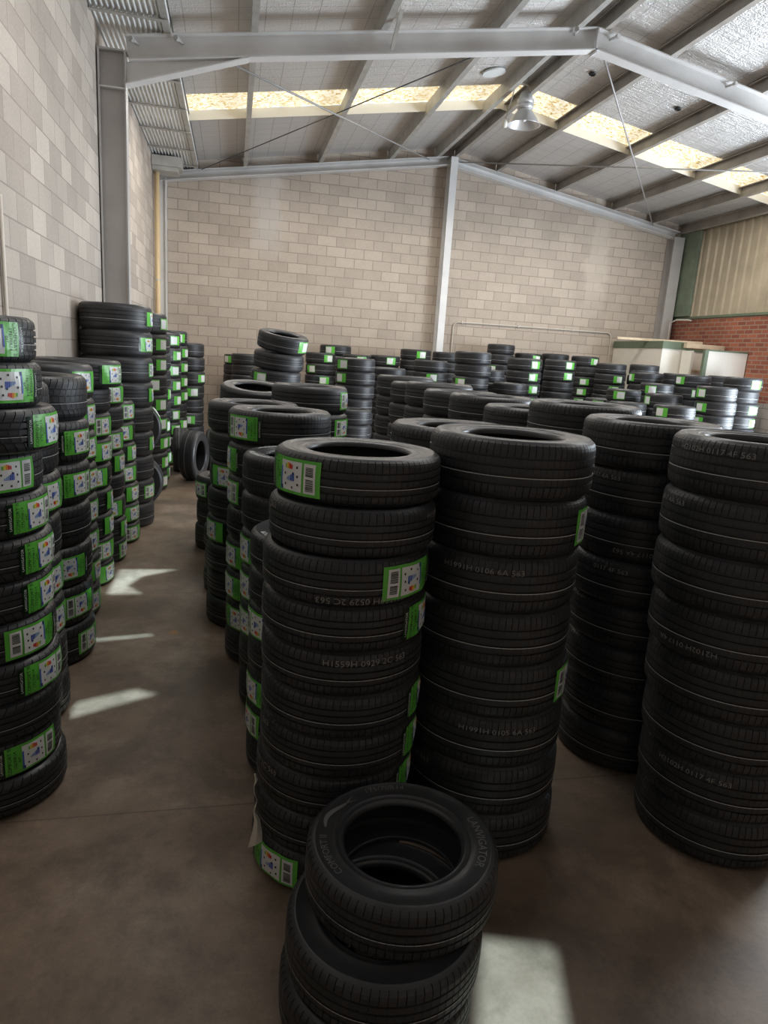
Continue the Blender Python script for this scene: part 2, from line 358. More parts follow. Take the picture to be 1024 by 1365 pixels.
def clad(bm):
    pts = []; y = YF; p = .25
    while y < YB - .01:
        pts += [(y, 0), (y+.06, 0), (y+.085, -.035), (y+.115, -.035), (y+.14, 0)]; y += p
    pts.append((YB, 0))
    A = [bm.verts.new((XR+.06+d, y, 3.2 if not 5.6 < y < 9.4 else 3.85)) for y, d in pts]; B = [bm.verts.new((XR+.06+d, y, 5.32)) for y, d in pts]
    for i in range(len(pts)-1): bm.faces.new((A[i], A[i+1], B[i+1], B[i]))
o = thing_mesh('wall_right_cladding', clad, [M['clad']]); struct(o)
sm = o.modifiers.new('thick', 'SOLIDIFY'); sm.thickness = .02; sm.offset = 1
struct(thing_mesh('trim_1', lambda bm: (box(bm, XR-.03, XR+.2, 9.4, YB, 3.2, 3.25), box(bm, XR-.03, XR+.2, YF, 5.6, 3.2, 3.25)), [M['green_paint']]))

# roof: foil on both slopes, with a skylight band, and unseen openings added to shape the sun
SK0, SK1 = 11.35, 12.15
ZF = lambda x: zp(x) + DP
# light patches wanted on the floor; added roof openings are cut back from them along SUN
patches = [[(1.10, 1.73), (.86, 1.80), (.74, 1.50), (.70, 1.28), (.95, 1.28)],
           [(-.39, 3.64), (-.52, 3.70), (-.80, 3.58), (-.80, 3.42)],
           [(-.50, 4.45), (-.52, 4.475), (-.88, 4.415), (-.88, 4.37)],
           [(-.43, 5.86), (-.92, 5.87), (-.92, 5.25), (-.66, 5.25), (-.80, 5.45), (-.72, 5.68)]]
def roof_pt(p):
    P = Vector((p[0], p[1], 0)); d = -SUN
    # left slope plane z = zp(XM)+DP - .165*(XM-x)
    t = (zp(XM) + DP - .165*(XM-P.x)) / (d.z - .165*d.x)
    return P + d*t
def roof(bm, x0, x1, y0, y1, holes=()):
    loops = [[Vector((x, y, ZF(x))) for x, y in ((x0, y0), (x1, y0), (x1, y1), (x0, y1))]] + list(holes)
    es = []
    for lp in loops:
        vv = [bm.verts.new(p) for p in lp]
        es += [bm.edges.new((vv[i], vv[(i+1) % len(vv)])) for i in range(len(vv))]
    bmesh.ops.triangle_fill(bm, edges=es, use_beauty=True)
def roof_all(bm):
    hl = [[roof_pt(p) for p in pl] for pl in patches]
    roof(bm, -.78, XM, YF, SK0, hl); roof(bm, -.78, XM, SK1, YB)
    roof(bm, XM, XR+.2, YF, SK0); roof(bm, XM, XR+.2, SK1, YB)
struct(thing_mesh('ceiling', roof_all, [M['foil']]))
for i, (x0, x1) in enumerate(((-.78, XM), (XM, XR+.2))):
    def sk(bm, x0=x0, x1=x1):
        nx, ny = 60, 8
        g = [[bm.verts.new((x0+(x1-x0)*a/nx, SK0+(SK1-SK0)*b/ny, ZF(x0+(x1-x0)*a/nx) + .03 + .012*math.sin(a*2.1)*math.cos(b*1.3+a))) for b in range(ny+1)] for a in range(nx+1)]
        for a in range(nx):
            for b in range(ny): bm.faces.new((g[a][b], g[a+1][b], g[a+1][b+1], g[a][b+1]))
    struct(thing_mesh('window_%d' % (i+1), sk, [M['sky']], True))
    def bar(bm, x0=x0, x1=x1):                    # pale edge angle along the far edge of the skylight
        for xa, xb in ((x0, x1),):
            v = [bm.verts.new((x, y, ZF(x)+dz)) for x in (xa, xb) for y, dz in ((SK1-.02, .02), (SK1-.02, -.12), (SK1, -.12), (SK1, .02))]
            for a in ((0, 1, 5, 4), (1, 2, 6, 5), (2, 3, 7, 6), (3, 0, 4, 7), (0, 3, 2, 1), (4, 5, 6, 7)): bm.faces.new([v[k] for k in a])
    struct(thing_mesh('trim_%d' % (i+2), bar, [M['white_panel']]))
# corrugated gutter soffit over the left wall
def soffit(bm):
    n = 14; x0, x1 = XL, -.74; steps = n*8
    A = []; B = []
    for k in range(steps+1):
        x = x0 + (x1-x0)*k/steps; z = 5.24 + .016*math.cos(2*PI*k/8)
        A.append(bm.verts.new((x, YF, z))); B.append(bm.verts.new((x, YB, z)))
    for k in range(steps): bm.faces.new((A[k], A[k+1], B[k+1], B[k]))
o = struct(thing_mesh('ceiling_soffit', soffit, [M['zinc']], True))
# gutter cover above the soffit keeps the daylight out
struct(thing_mesh('ceiling_gutter', lambda bm: box(bm, XL-.2, -.74, YF, YB, 5.30, 5.36), [M['zinc']]))

# ------------------------------------------------------------------ steelwork
t = empty('steel_column', (-1.35, 8.87, 0)); tag(t, 'grey steel portal column rising beside the left block wall under the rafter', 'column', 'steel columns')
def colm(bm): prism(bm, [(b, a) for a, b in I_SEC(.29, .16, .014, .010)][::-1], (0, 0, 0), (0, 0, 4.93), Vector((0, 1, 0)))
def colm(bm):
    box(bm, -.145, -.131, -.08, .08, 0, 4.97); box(bm, .131, .145, -.08, .08, 0, 4.97); box(bm, -.131, .131, -.006, .006, 0, 4.97)
thing_mesh('shaft', colm, [M['steel_dark']], parent=t)
thing_mesh('cap_plate', lambda bm: box(bm, -.145, .16, -.08, .08, 4.97, 4.985), [M['steel_dark']], parent=t)
thing_mesh('stiffener', lambda bm: (box(bm, -.131, .131, -.08, -.006, 4.60, 4.61), box(bm, -.131, .131, .006, .08, 4.60, 4.61)), [M['steel']], parent=t)
thing_mesh('base_plate', lambda bm: box(bm, -.155, .155, -.12, .12, 0, .02), [M['steel_dark']], parent=t)
t = empty('roof_rafter', (XM, 8.87, 5.9)); tag(t, 'bent grey steel I-beam rafter crossing the hall below the purlins', 'rafter')
RD = .25
def raft(side):
    def b(bm):
        xe = -1.19 - XM if side < 0 else 10.05 - XM
        ze = zp(XM+xe) - 5.9 - RD/2 - .005; zc = zp(XM) - 5.9 - RD/2 - .005
        prism(bm, I_SEC(RD, .16, .013, .009), (xe, 0, ze), (0, 0, zc))
    return b
thing_mesh('beam', raft(-1), [M['steel']], parent=t); thing_mesh('beam', raft(1), [M['steel']], parent=t)
def haunch(bm):
    x0, x1 = -1.205-XM, .12-XM
    za = zp(-1.205) - 5.9 - RD; zb = zp(.12) - 5.9 - RD
    for y0, y1 in ((-.005, .005),):
        A = [bm.verts.new((x, y, z)) for y in (y0, y1) for x, z in ((x0, za), (x0, za-.23), (x1, zb))]
        bm.faces.new(A[:3]); bm.faces.new(A[3:][::-1])
        for i in range(3): bm.faces.new((A[i], A[(i+1) % 3], A[3+(i+1) % 3], A[3+i]))
    prism(bm, [(-.08, 0), (.08, 0), (.08, .013), (-.08, .013)], (x0, 0, za-.243), (x1, 0, zb-.012))
thing_mesh('haunch', haunch, [M['steel']], parent=t)
thing_mesh('ridge_plate', lambda bm: box(bm, -.009, .009, -.08, .08, -.13, .15), [M['steel']], parent=t)
for dx, sgn in ((-.28, -1), (.2, 1), (1.95, 1)):
    z = zp(XM+dx) - 5.9 - .06
    thing_mesh('bolt', lambda bm: (tube(bm, [(0, -.14, 0), (0, -.005, 0)], .016), tube(bm, [(0, -.15, 0), (0, -.11, 0)], .03, 6)), [M['steel_dark']], parent=t, loc=(dx, 0, z), rot=(0, 0, sgn*.3))
for dx in (-4.95, -5.42):
    z = zp(XM+dx) - 5.9 - .08
    thing_mesh('bolt', lambda bm: (tube(bm, [(0, -.14, 0), (0, -.005, 0)], .016), tube(bm, [(0, -.15, 0), (0, -.11, 0)], .03, 6)), [M['rod']], parent=t, loc=(dx, 0, z), rot=(0, 0, -.5))
# fly brace on the near side of the rafter
tag(thing_mesh('fly_brace', lambda bm: prism(bm, [(-.02, 0), (.02, 0), (.02, .005), (-.015, .005), (-.015, .04), (-.02, .04)], (1.76, 8.35, zp(1.76)+.02), (1.76, 8.80, zp(1.76)-RD+.03)), [M['galv']]),
    'short steel angle brace from the purlin down to the rafter', 'brace')

PURL = [(-.80, 'eave purlin beside the corrugated gutter soffit'), (.14, 'first roof purlin right of the left eave purlin'), (1.62, 'second roof purlin right of the left eave purlin'), (3.06, 'roof purlin next left of the ridge pair'), (4.06, 'left purlin of the pair at the ridge'),
        (4.50, 'right purlin of the pair at the ridge behind the hanging lamp'), (5.45, 'first roof purlin right of the ridge pair'), (6.87, 'second roof purlin right of the ridge pair'), (8.28, 'third roof purlin right of the ridge pair'), (9.30, 'fourth roof purlin right of the ridge pair'), (10.12, 'eave purlin above the corrugated right wall')]
for x, lab in PURL:
    s = 1 if x < XM else -1
    zb = zp(x)
    def pb(bm, s=s): prism(bm, C_SEC(DP, .075, .006, s), (0, YF, 0), (0, YB-.02, 0))
    # web on the uphill-left side, lipped flange pointing to the right
    def pb(bm):
        prism(bm, C_SEC(DP, .075, .006, 1 if x < XM else -1), (0, YF, 0), (0, YB-.02, 0))
    o = thing_mesh('roof_purlin', pb, [M['galv'] if x < XM else M['purlin']], loc=(x + (-.0 if x < XM else .0), 0, zb))
    tag(o, 'long steel ' + lab, 'purlin', 'roof purlins')

# gable beam along the top of the back wall
t = empty('gable_beam', (XM, 14.93, 5.9)); tag(t, 'grey steel beam following the roof slope along the top of the back wall', 'beam')
def gb(side):
    def b(bm):
        xe = (XL+.08 if side < 0 else 9.95) - XM
        prism(bm, [(-.1, 0), (.1, 0), (.1, .012), (-.088, .012), (-.088, .158), (.1, .158), (.1, .17), (-.1, .17)] if side < 0 else [(.1, 0), (-.1, 0), (-.1, .012), (.088, .012), (.088, .158), (-.1, .158), (-.1, .17), (.1, .17)][::-1],
              (xe, 0, zp(XM+xe)-.175-5.9), (.0, 0, zp(XM)-.175-5.9))
    return b
thing_mesh('channel', gb(-1), [M['steel']], parent=t); thing_mesh('channel', gb(1), [M['steel']], parent=t)
def i_col(bm, d, wd, h):
    box(bm, -wd/2, wd/2, -d, -d+.014, 0, h); box(bm, -wd/2, wd/2, -.014, 0, 0, h); box(bm, -.005, .005, -d+.014, -.014, 0, h)
t = thing_mesh('steel_column', lambda bm: i_col(bm, .30, .15, 6.03), [M['steel']], loc=(4.42, 15.04, 0))
tag(t, 'pale grey steel column in the middle of the back wall under the ridge', 'column', 'steel columns')
t = thing_mesh('steel_column', lambda bm: i_col(bm, .28, .26, 5.0), [M['steel_dark']], loc=(9.93, 15.04, 0))
tag(t, 'grey steel column in the back right corner beside the green board', 'column', 'steel columns')
t = thing_mesh('steel_column', lambda bm: (box(bm, -.06, .06, -.16, 0, 0, 5.0), box(bm, .06, .085, -.19, 0, 0, 5.0)), [M['steel']], loc=(-1.41, 15.04, 0))
tag(t, 'narrow grey steel post in the back left corner behind the downpipe', 'column', 'steel columns')
tag(thing_mesh('green_board', lambda bm: box(bm, 10.11, 10.18, 14.3, 15.0, 3.26, 5.1), [simple('weathered_green', (.16, .20, .145), .7, var=.2, vscale=5)]),
    'weathered green board on the right wall beside the corner column', 'board')
# cross bracing rods under the roof
def rod(name, pts, r, mat, lab):
    tag(thing_mesh(name, lambda bm: tube(bm, pts, r), [M[mat]], True), lab, 'rod', 'roof bracing rods')
rod('bracing_rod', [(-.08, 8.95, zp(-.08)-.26), (3.9, 14.85, zp(3.9)-.05)], .014, 'rod', 'pale bracing rod running from the rafter haunch down to the back column')
rod('bracing_rod', [(-.66, 14.82, zp(-.66)-.02), (3.05, 8.97, zp(3.05)-.16)], .008, 'wire', 'thin dark bracing rod crossing in front of the left skylight')
rod('bracing_rod', [(4.55, 8.98, zp(4.55)-.2), (9.25, 14.85, zp(9.25)-.05)], .013, 'rod', 'pale bracing rod hanging steeply across the right roof slope')
rod('bracing_rod', [(4.55, 14.85, zp(4.55)-.06), (9.95, 8.97, zp(9.95)-.12)], .013, 'rod', 'level looking bracing rod from the ridge column to the right rafter')

# soffit battens
for i, y in enumerate((3.6, 4.9, 6.2, 7.5, 8.45)+(10.2, 11.3, 12.4, 13.5, 14.6)):
    o = thing_mesh('soffit_batten', lambda bm: prism(bm, [(-.03, 0), (.03, 0), (.03, .006), (-.024, .006), (-.024, .03), (-.03, .03)], (XL, 0, 0), (-.72, 0, 0)), [M['galv']], loc=(0, y, 5.19))
    k = ['', '', '', '', 'steel batten under the soffit on the near side of the left column', 'nearest steel batten under the soffit beyond the rafter', 'second steel batten under the soffit beyond the rafter', 'third steel batten under the soffit beyond the rafter', 'fourth steel batten under the soffit beyond the rafter', 'farthest steel batten under the soffit beside the rain head'][i]
    tag(o, k or 'steel batten across the corrugated gutter soffit above the camera', 'batten', 'battens under the gutter soffit')

# rain head, downpipe, conduits
tag(thing_mesh('rain_head', lambda bm: (box(bm, -1.5, -.98, 14.0, 14.5, 5.02, 5.19), box(bm, -1.5, -1.05, 14.05, 14.45, 4.95, 5.02)), [M['galv']]),
    'grey metal rain head box at the far end of the gutter soffit', 'rain head')
t = empty('downpipe', (-1.435, 14.25, 0)); tag(t, 'cream plastic downpipe in the far left corner below the rain head', 'downpipe')
thing_mesh('pipe', lambda bm: tube(bm, [(0, 0, 0), (0, 0, 4.95)], .05, 16), [M['pvc']], True, parent=t)
for z in (1.1, 3.05): thing_mesh('clip', lambda bm: lathe(bm, [(.05, -.015), (.056, -.015), (.056, .015), (.05, .015)], 16, closed=True), [M['conduit']], parent=t, loc=(0, 0, z))
t = empty('conduit_pipe', (4.78, 15.02, 0)); tag(t, 'thin pale conduit running level along the back wall and down both ends', 'conduit')
thing_mesh('pipe', lambda bm: tube(bm, [(0, 0, .0), (0, 0, 2.66), (.03, 0, 2.73), (.1, 0, 2.76), (3.80, 0, 2.79), (3.87, 0, 2.76), (3.9, 0, 2.69), (3.9, 0, 0)], .014), [M['conduit']], True, parent=t)
for dx in (.2, 1.55, 2.9): thing_mesh('clip', lambda bm: box(bm, -.012, .012, -.02, .02, -.03, .03), [M['conduit']], parent=t, loc=(dx, 0, 2.76+.008*dx))
t = empty('conduit_pipe', (XL+.02, 5.16, 0)); tag(t, 'thin pale conduit running up the left block wall at the frame edge', 'conduit')
thing_mesh('pipe', lambda bm: tube(bm, [(0, 0, 0), (0, 0, 2.78)], .014), [M['conduit']], True, parent=t)
for z in (.9, 2.0): thing_mesh('clip', lambda bm: box(bm, -.02, .02, -.03, .03, -.012, .012), [M['conduit']], parent=t, loc=(0, 0, z))
tag(thing_mesh('conduit_pipe', lambda bm: tube(bm, [(10.17, 14.2, 3.15), (10.13, 14.25, 3.17), (9.98, 14.5, 3.17), (9.93, 14.62, 3.1), (9.93, 14.64, 0)], .02), [M['conduit']], True), 'short bent grey conduit below the green board at the corner column', 'conduit')

# high bay lamp hanging from the ridge
t = empty('high_bay_lamp', (4.36, 11.0, 5.56)); tag(t, 'silver bell shaped high bay lamp hanging below the ridge by the skylight', 'lamp')
thing_mesh('reflector', lambda bm: lathe(bm, [(.255, 0), (.262, .003), (.245, .02), (.20, .10), (.13, .19), (.105, .225), (.10, .222), (.125, .185), (.195, .097), (.245, .01)], 40, closed=True), [M['alu']], True, parent=t)
thing_mesh('gear_housing', lambda bm: lathe(bm, [(.0, .225), (.11, .225), (.13, .25), (.13, .29), (.115, .30), (.13, .31), (.13, .36), (.10, .39), (.085, .46), (0, .47)], 32), [M['alu']], True, parent=t)
thing_mesh('bulb', lambda bm: lathe(bm, [(0, .05), (.035, .07), (.05, .11), (.03, .17), (.02, .23), (0, .23)], 20), [M['lamp_inner']], True, parent=t)
thing_mesh('hook', lambda bm: tube(bm, [(0, 0, .46), (.03, 0, .50), (0, 0, .53), (0, 0, .62), (0, 0, .70)], .008), [M['rod']], True, parent=t)
thing_mesh('power_cable', lambda bm: tube(bm, [(.08, 0, .42), (.02, -.02, .55), (-.12, -.02, .58), (-.20, 0, .50), (-.24, 0, .30), (-.29, 0, .12), (-.31, 0, .02)], .009), [M['conduit']], True, parent=t)
thing_mesh('plug', lambda bm: lathe(bm, [(0, -.07), (.04, -.06), (.045, .03), (.02, .06), (0, .06)], 14), [M['white_panel']], True, parent=t, loc=(-.31, 0, .0))
# torn holes and the round patch in the insulation
tag(thing_mesh('vent_disc', lambda bm: (lathe(bm, [(0, -.01), (.17, -.01), (.17, .01), (0, .01)], 24)), [M['white']], loc=(3.72, 10.75, ZF(3.72)-.03), rot=(0, -.164, 0)), 'round white patch in the foil left of the ridge', 'vent')
for x, y, lab in ((5.05, 10.25, 'torn hole in the foil just right of the ridge'), (6.55, 10.3, 'torn hole in the foil between the second and third right purlins')):
    tag(thing_mesh('torn_hole', lambda bm: (lathe(bm, [(0, -.004), (.03, -.006), (.045, -.014), (.055, -.004), (.05, .004), (0, .004)], 9)), [M['black']], loc=(x, y, ZF(x)-.02), rot=(0, .164, .3)), lab, 'hole')

# ------------------------------------------------------------------ site office in the far right corner
t = empty('site_office', (8.78, 13.07, 0)); tag(t, 'white walled site office with green top trim in the back right corner', 'office')
thing_mesh('wall_panel', lambda bm: box(bm, 0, .06, 0, 1.93, 0, 2.46), [M['white_panel']], parent=t)
thing_mesh('wall_panel', lambda bm: box(bm, .06, .55, 0, .06, 0, 2.46), [M['white_panel']], parent=t)
thing_mesh('wall_panel', lambda bm: box(bm, .49, .55, .06, 1.93, 0, 2.46), [M['white_panel']], parent=t)
thing_mesh('top_trim', lambda bm: (box(bm, -.015, .565, -.015, 1.93, 2.46, 2.61)), [M['green_paint']], parent=t)
t = empty('partition_booth', (9.22, 12.25, 0)); tag(t, 'white partition booth with a green corner post against the brick wall', 'office')
thing_mesh('wall_panel', lambda bm: box(bm, .05, .96, 0, .05, 0, 2.44), [M['white_panel']], parent=t)
thing_mesh('wall_panel', lambda bm: box(bm, 0, .05, .45, .77, 0, 2.44), [M['white_panel']], parent=t)
thing_mesh('corner_post', lambda bm: box(bm, -.03, .05, -.012, .06, 0, 2.46), [M['green_paint']], parent=t)
thing_mesh('top_trim', lambda bm: box(bm, .05, .96, -.012, .06, 2.44, 2.47), [M['green_paint']], parent=t)
t = empty('doorway_wall', (9.34, 13.22, 0)); tag(t, 'cream wall with a door frame set back between the office and booth', 'wall')
thing_mesh('wall_panel', lambda bm: (box(bm, 0, .84, 0, .05, 2.05, 2.44), box(bm, 0, .10, 0, .05, 0, 2.05), box(bm, .74, .84, 0, .05, 0, 2.05)), [M['white_panel']], parent=t)
thing_mesh('door', lambda bm: box(bm, .18, .74, .02, .05, 0, 2.03), [M['white_panel']], parent=t)
thing_mesh('side_pane', lambda bm: box(bm, .10, .18, .02, .04, 1.3, 2.0), [M['white']], parent=t)
thing_mesh('door_frame', lambda bm: (box(bm, .09, .75, -.012, .0, 2.03, 2.07),), [M['timber']], parent=t)
thing_mesh('top_trim', lambda bm: box(bm, -.02, .84, -.012, .05, 2.44, 2.5), [M['green_paint']], parent=t)
tag(thing_mesh('timber_plank', lambda bm: box(bm, -.9, .9, -.03, .03, 0, .05), [M['timber']], loc=(9.0, 13.55, 2.61), rot=(0, .0, -.30)), 'long thin timber plank lying across the top of the site office', 'plank', 'timbers on the office')
tag(thing_mesh('timber_beam', lambda bm: box(bm, -.03, .88, -.05, .05, 0, .09), [M['timber']], loc=(9.25, 12.95, 2.5), rot=(0, 0, 0)), 'pale timber beam bridging from the office to the booth', 'plank', 'timbers on the office')
thing = None

# ------------------------------------------------------------------ tyres
SH = .40      # shoulder half width as share of the section width
def outer_profile(R, w, grooves):
    """tread from top shoulder to bottom shoulder: list of (r, z, kind) ; kind: sh = shoulder block, rib, gr = groove, st = stripe"""
    h = w/2; P = []
    P += [(R*.948, .458*w, 'e'), (R*.969, .432*w, 'sh'), (R*.985, .392*w, 'sh'), (R*.9945, .335*w, 'sh')]
    gz = [.225*w, .075*w, -.075*w, -.225*w]; gw = .0085 if w > .18 else .007
    def crown(z): return R*(1 - .010*(abs(z)/(.4*w))**2.2)
    P.append((crown(.27*w), .27*w, 'sh'))
    for i, g in enumerate(gz):
        P += [(crown(g), g+gw/2, 'rib' if i else 'sh')]
        if grooves: P += [(R-.0075, g+gw/2-.0015, 'gr'), (R-.0075, g-gw/2+.0015, 'gr')]
        P += [(crown(g), g-gw/2, 'rib' if i < 3 else 'sh')]
        if i == 2: P += [(crown(g), g-gw/2-.0005, 'st'), (crown(g), g-gw/2-(.0030 if w > .205 else .0022), 'rib')]
    P.append((crown(.27*w), -.27*w, 'sh'))
    P += [(R*.9945, -.335*w, 'sh'), (R*.985, -.392*w, 'sh'), (R*.969, -.432*w, 'sh'), (R*.948, -.458*w, 'e')]
    return P
MESH = {}
COARSE = {(.30, .165), (.33, .243), (.31, .2125)}
def tread_mesh(R, w, lod):
    key = ('t', R, w, lod)
    if key in MESH: return MESH[key]
    prof = outer_profile(R, w, lod < 2)
    angs = []; coarse = (R, w) in COARSE
    if lod == 0:
        nb = int(round(2*PI*R/(.037 if coarse else .0245))); st = 2*PI/nb
        for k in range(nb):
            gl = st*.10; a = k*st
            angs += [(a, 0), (a+st-gl-.0006, 0), (a+st-gl, 1), (a+st-.0006, 1)]
    else:
        nb = 96 if lod == 1 else 48
        angs = [(2*PI*k/nb, 0) for k in range(nb)]
    bm = bmesh.new(); nA = len(angs); nP = len(prof)
    V = []
    for i, (r, z, kd) in enumerate(prof):
        sl = .0 
        ring = []
        for a, g in angs:
            rr = r
            if g and kd == 'sh': rr = r - .0065
            if g and kd == 'rib': rr = r - .0012
            aa = a + (.30 if coarse else .034)*(z/w)*(1 if kd in ('sh', 'e') else .8)*(1 if not coarse else (1 if z > 0 else -1))
            ring.append(bm.verts.new((rr*math.cos(aa), rr*math.sin(aa), z)))
        V.append(ring)
    ri = R - .016
    inn = [[bm.verts.new((q*math.cos(a), q*math.sin(a), z)) for a, g in angs] for q, z in ((R*.93, -.44*w), (ri, -.36*w), (ri, .36*w), (R*.93, .44*w))]
    allr = V + inn; n = len(allr)
    for i in range(n):
        A, B = allr[i], allr[(i+1) % n]
        mi = 1 if (i < nP-1 and prof[i][2] == 'st') else 0
        for k in range(nA):
            f = bm.faces.new((A[k], B[k], B[(k+1) % nA], A[(k+1) % nA])); f.material_index = mi
            if lod: f.smooth = True
    me = mesh_of(bm, 'tread'); me.materials.append(M['rubber']); me.materials.append(M['stripe'])
    if lod:
        try: me.set_sharp_from_angle(angle=.6)
        except Exception: pass
    MESH[key] = me; return me
def side_profile(R, w):
    rb = R*.61; o = []
    o += [(R*.948, .458*w), (R*.930, .484*w), (R*.918, .496*w), (R*.906, .5*w), (R*.896, .487*w), (R*.80, .488*w), (R*.737, .474*w), (R*.727, .483*w), (R*.702, .484*w), (R*.692, .468*w), (R*.655, .455*w), (R*.643, .461*w), (R*.622, .440*w), (rb, .40*w), (rb, .355*w), (rb*1.02, .345*w)]
    o += [(R*.70, .40*w), (R*.80, .45*w), (R*.88, .46*w), (R*.93, .44*w)]
    return o
def side_mesh(R, w, seg):
    key = ('s', R, w, seg)
    if key in MESH: return MESH[key]
    bm = bmesh.new(); lathe(bm, side_profile(R, w), seg, closed=True); bmesh.ops.recalc_face_normals(bm, faces=bm.faces[:])
    me = mesh_of(bm, 'sidewall', True); me.materials.append(M['side'])
    try: me.set_sharp_from_angle(angle=.7)
    except Exception: pass
    MESH[key] = me; return me
def whole_mesh(R, w, seg):
    key = ('w', R, w, seg)
    if key in MESH: return MESH[key]
    bm = bmesh.new()
    pr = side_profile(R, w); outer = [(r, z) for r, z, k in outer_profile(R, w, True)]
    top_out = pr[:16][::-1]                     # bead -> shoulder, top
    prof = [(r, z, 1) for r, z in top_out[:-1]] + [(r, z, 0) for r, z in outer] + [(r, -z, 1) for r, z in pr[1:16]]
    prof += [(R*.70, -.40*w, 1), (R*.88, -.46*w, 1), (R-.016, -.36*w, 1), (R-.016, .36*w, 1), (R*.88, .46*w, 1), (R*.70, .40*w, 1)]
    rings = [[bm.verts.new((r*math.cos(2*PI*k/seg), r*math.sin(2*PI*k/seg), z)) for k in range(seg)] for r, z, m_ in prof]
    stz = [i for i, q in enumerate(outer_profile(R, w, True)) if q[2] == 'st'][0] + len(top_out) - 1
    n = len(rings)
    for i in range(n):
        A, B = rings[i], rings[(i+1) % n]
        for k in range(seg):
            f = bm.faces.new((A[k], B[k], B[(k+1) % seg], A[(k+1) % seg])); f.smooth = True
            f.material_index = 2 if i == stz else prof[i][2]
    bmesh.ops.recalc_face_normals(bm, faces=bm.faces[:])
    me = mesh_of(bm, 'tyre')
    for k in ('rubber', 'side', 'stripe'): me.materials.append(M[k])
    try: me.set_sharp_from_angle(angle=.6)
    except Exception: pass
    MESH[key] = me; return me

# --- printing
def text_polys(s, size):
    key = ('txt', s, size)
    if key in MESH: return MESH[key]
    c = bpy.data.curves.new('t', 'FONT'); c.body = s; c.size = size; c.align_x = 'CENTER'; c.align_y = 'CENTER'; c.resolution_u = 2
    o = bpy.data.objects.new('t', c); COL.objects.link(o)
    dg = bpy.context.evaluated_depsgraph_get(); dg.update()
    me = bpy.data.meshes.new_from_object(o.evaluated_get(dg))
    vs_ = [tuple(v.co) for v in me.vertices]; fs = [tuple(p.vertices) for p in me.polygons]
    bpy.data.objects.remove(o); bpy.data.curves.remove(c); bpy.data.meshes.remove(me)
    MESH[key] = (vs_, fs); return MESH[key]
class Wrap:
    """collects flat shapes (s along the tread, t across it) and wraps them round a cylinder of radius R"""
    def __init__(self, R, w, flip=False): self.bm = bmesh.new(); self.R = R; self.w = w; self.flip = flip
    def pt(self, s, t, lift):
        if self.flip: s, t = -s, -t
        rr = self.R*(1 - .010*(abs(t)/(.4*self.w))**2.2) + .0022 + lift + .0012*math.sin(s*61+t*37)
        a = s/self.R
        return (rr*math.cos(a), rr*math.sin(a), t)
    def rect(self, s0, s1, t0, t1, lift, mi):
        n = max(1, int(math.ceil((s1-s0)/.02))); m_ = max(1, int(math.ceil((t1-t0)/.03)))
        g = [[self.bm.verts.new(self.pt(s0+(s1-s0)*i/n, t0+(t1-t0)*j/m_, lift)) for j in range(m_+1)] for i in range(n+1)]
        for i in range(n):
            for j in range(m_):
                f = self.bm.faces.new((g[i][j], g[i+1][j], g[i+1][j+1], g[i][j+1])); f.material_index = mi
    def text(self, s, t, txt, size, lift, mi, rot=0, sx=1.0):
        vs_, fs = text_polys(txt, size); c_, n_ = math.cos(rot), math.sin(rot)
        V = [self.bm.verts.new(self.pt(s + x*sx*c_ - y*n_, t + x*sx*n_ + y*c_, lift)) for x, y, z in vs_]
        for q in fs:
            try: f = self.bm.faces.new([V[i] for i in q]); f.material_index = mi
            except ValueError: pass
    def mesh(self, name, mats):
        me = mesh_of(self.bm, name)
        for k in mats: me.materials.append(M[k])
        return me
SIZES = ['175/70R14', '84T']
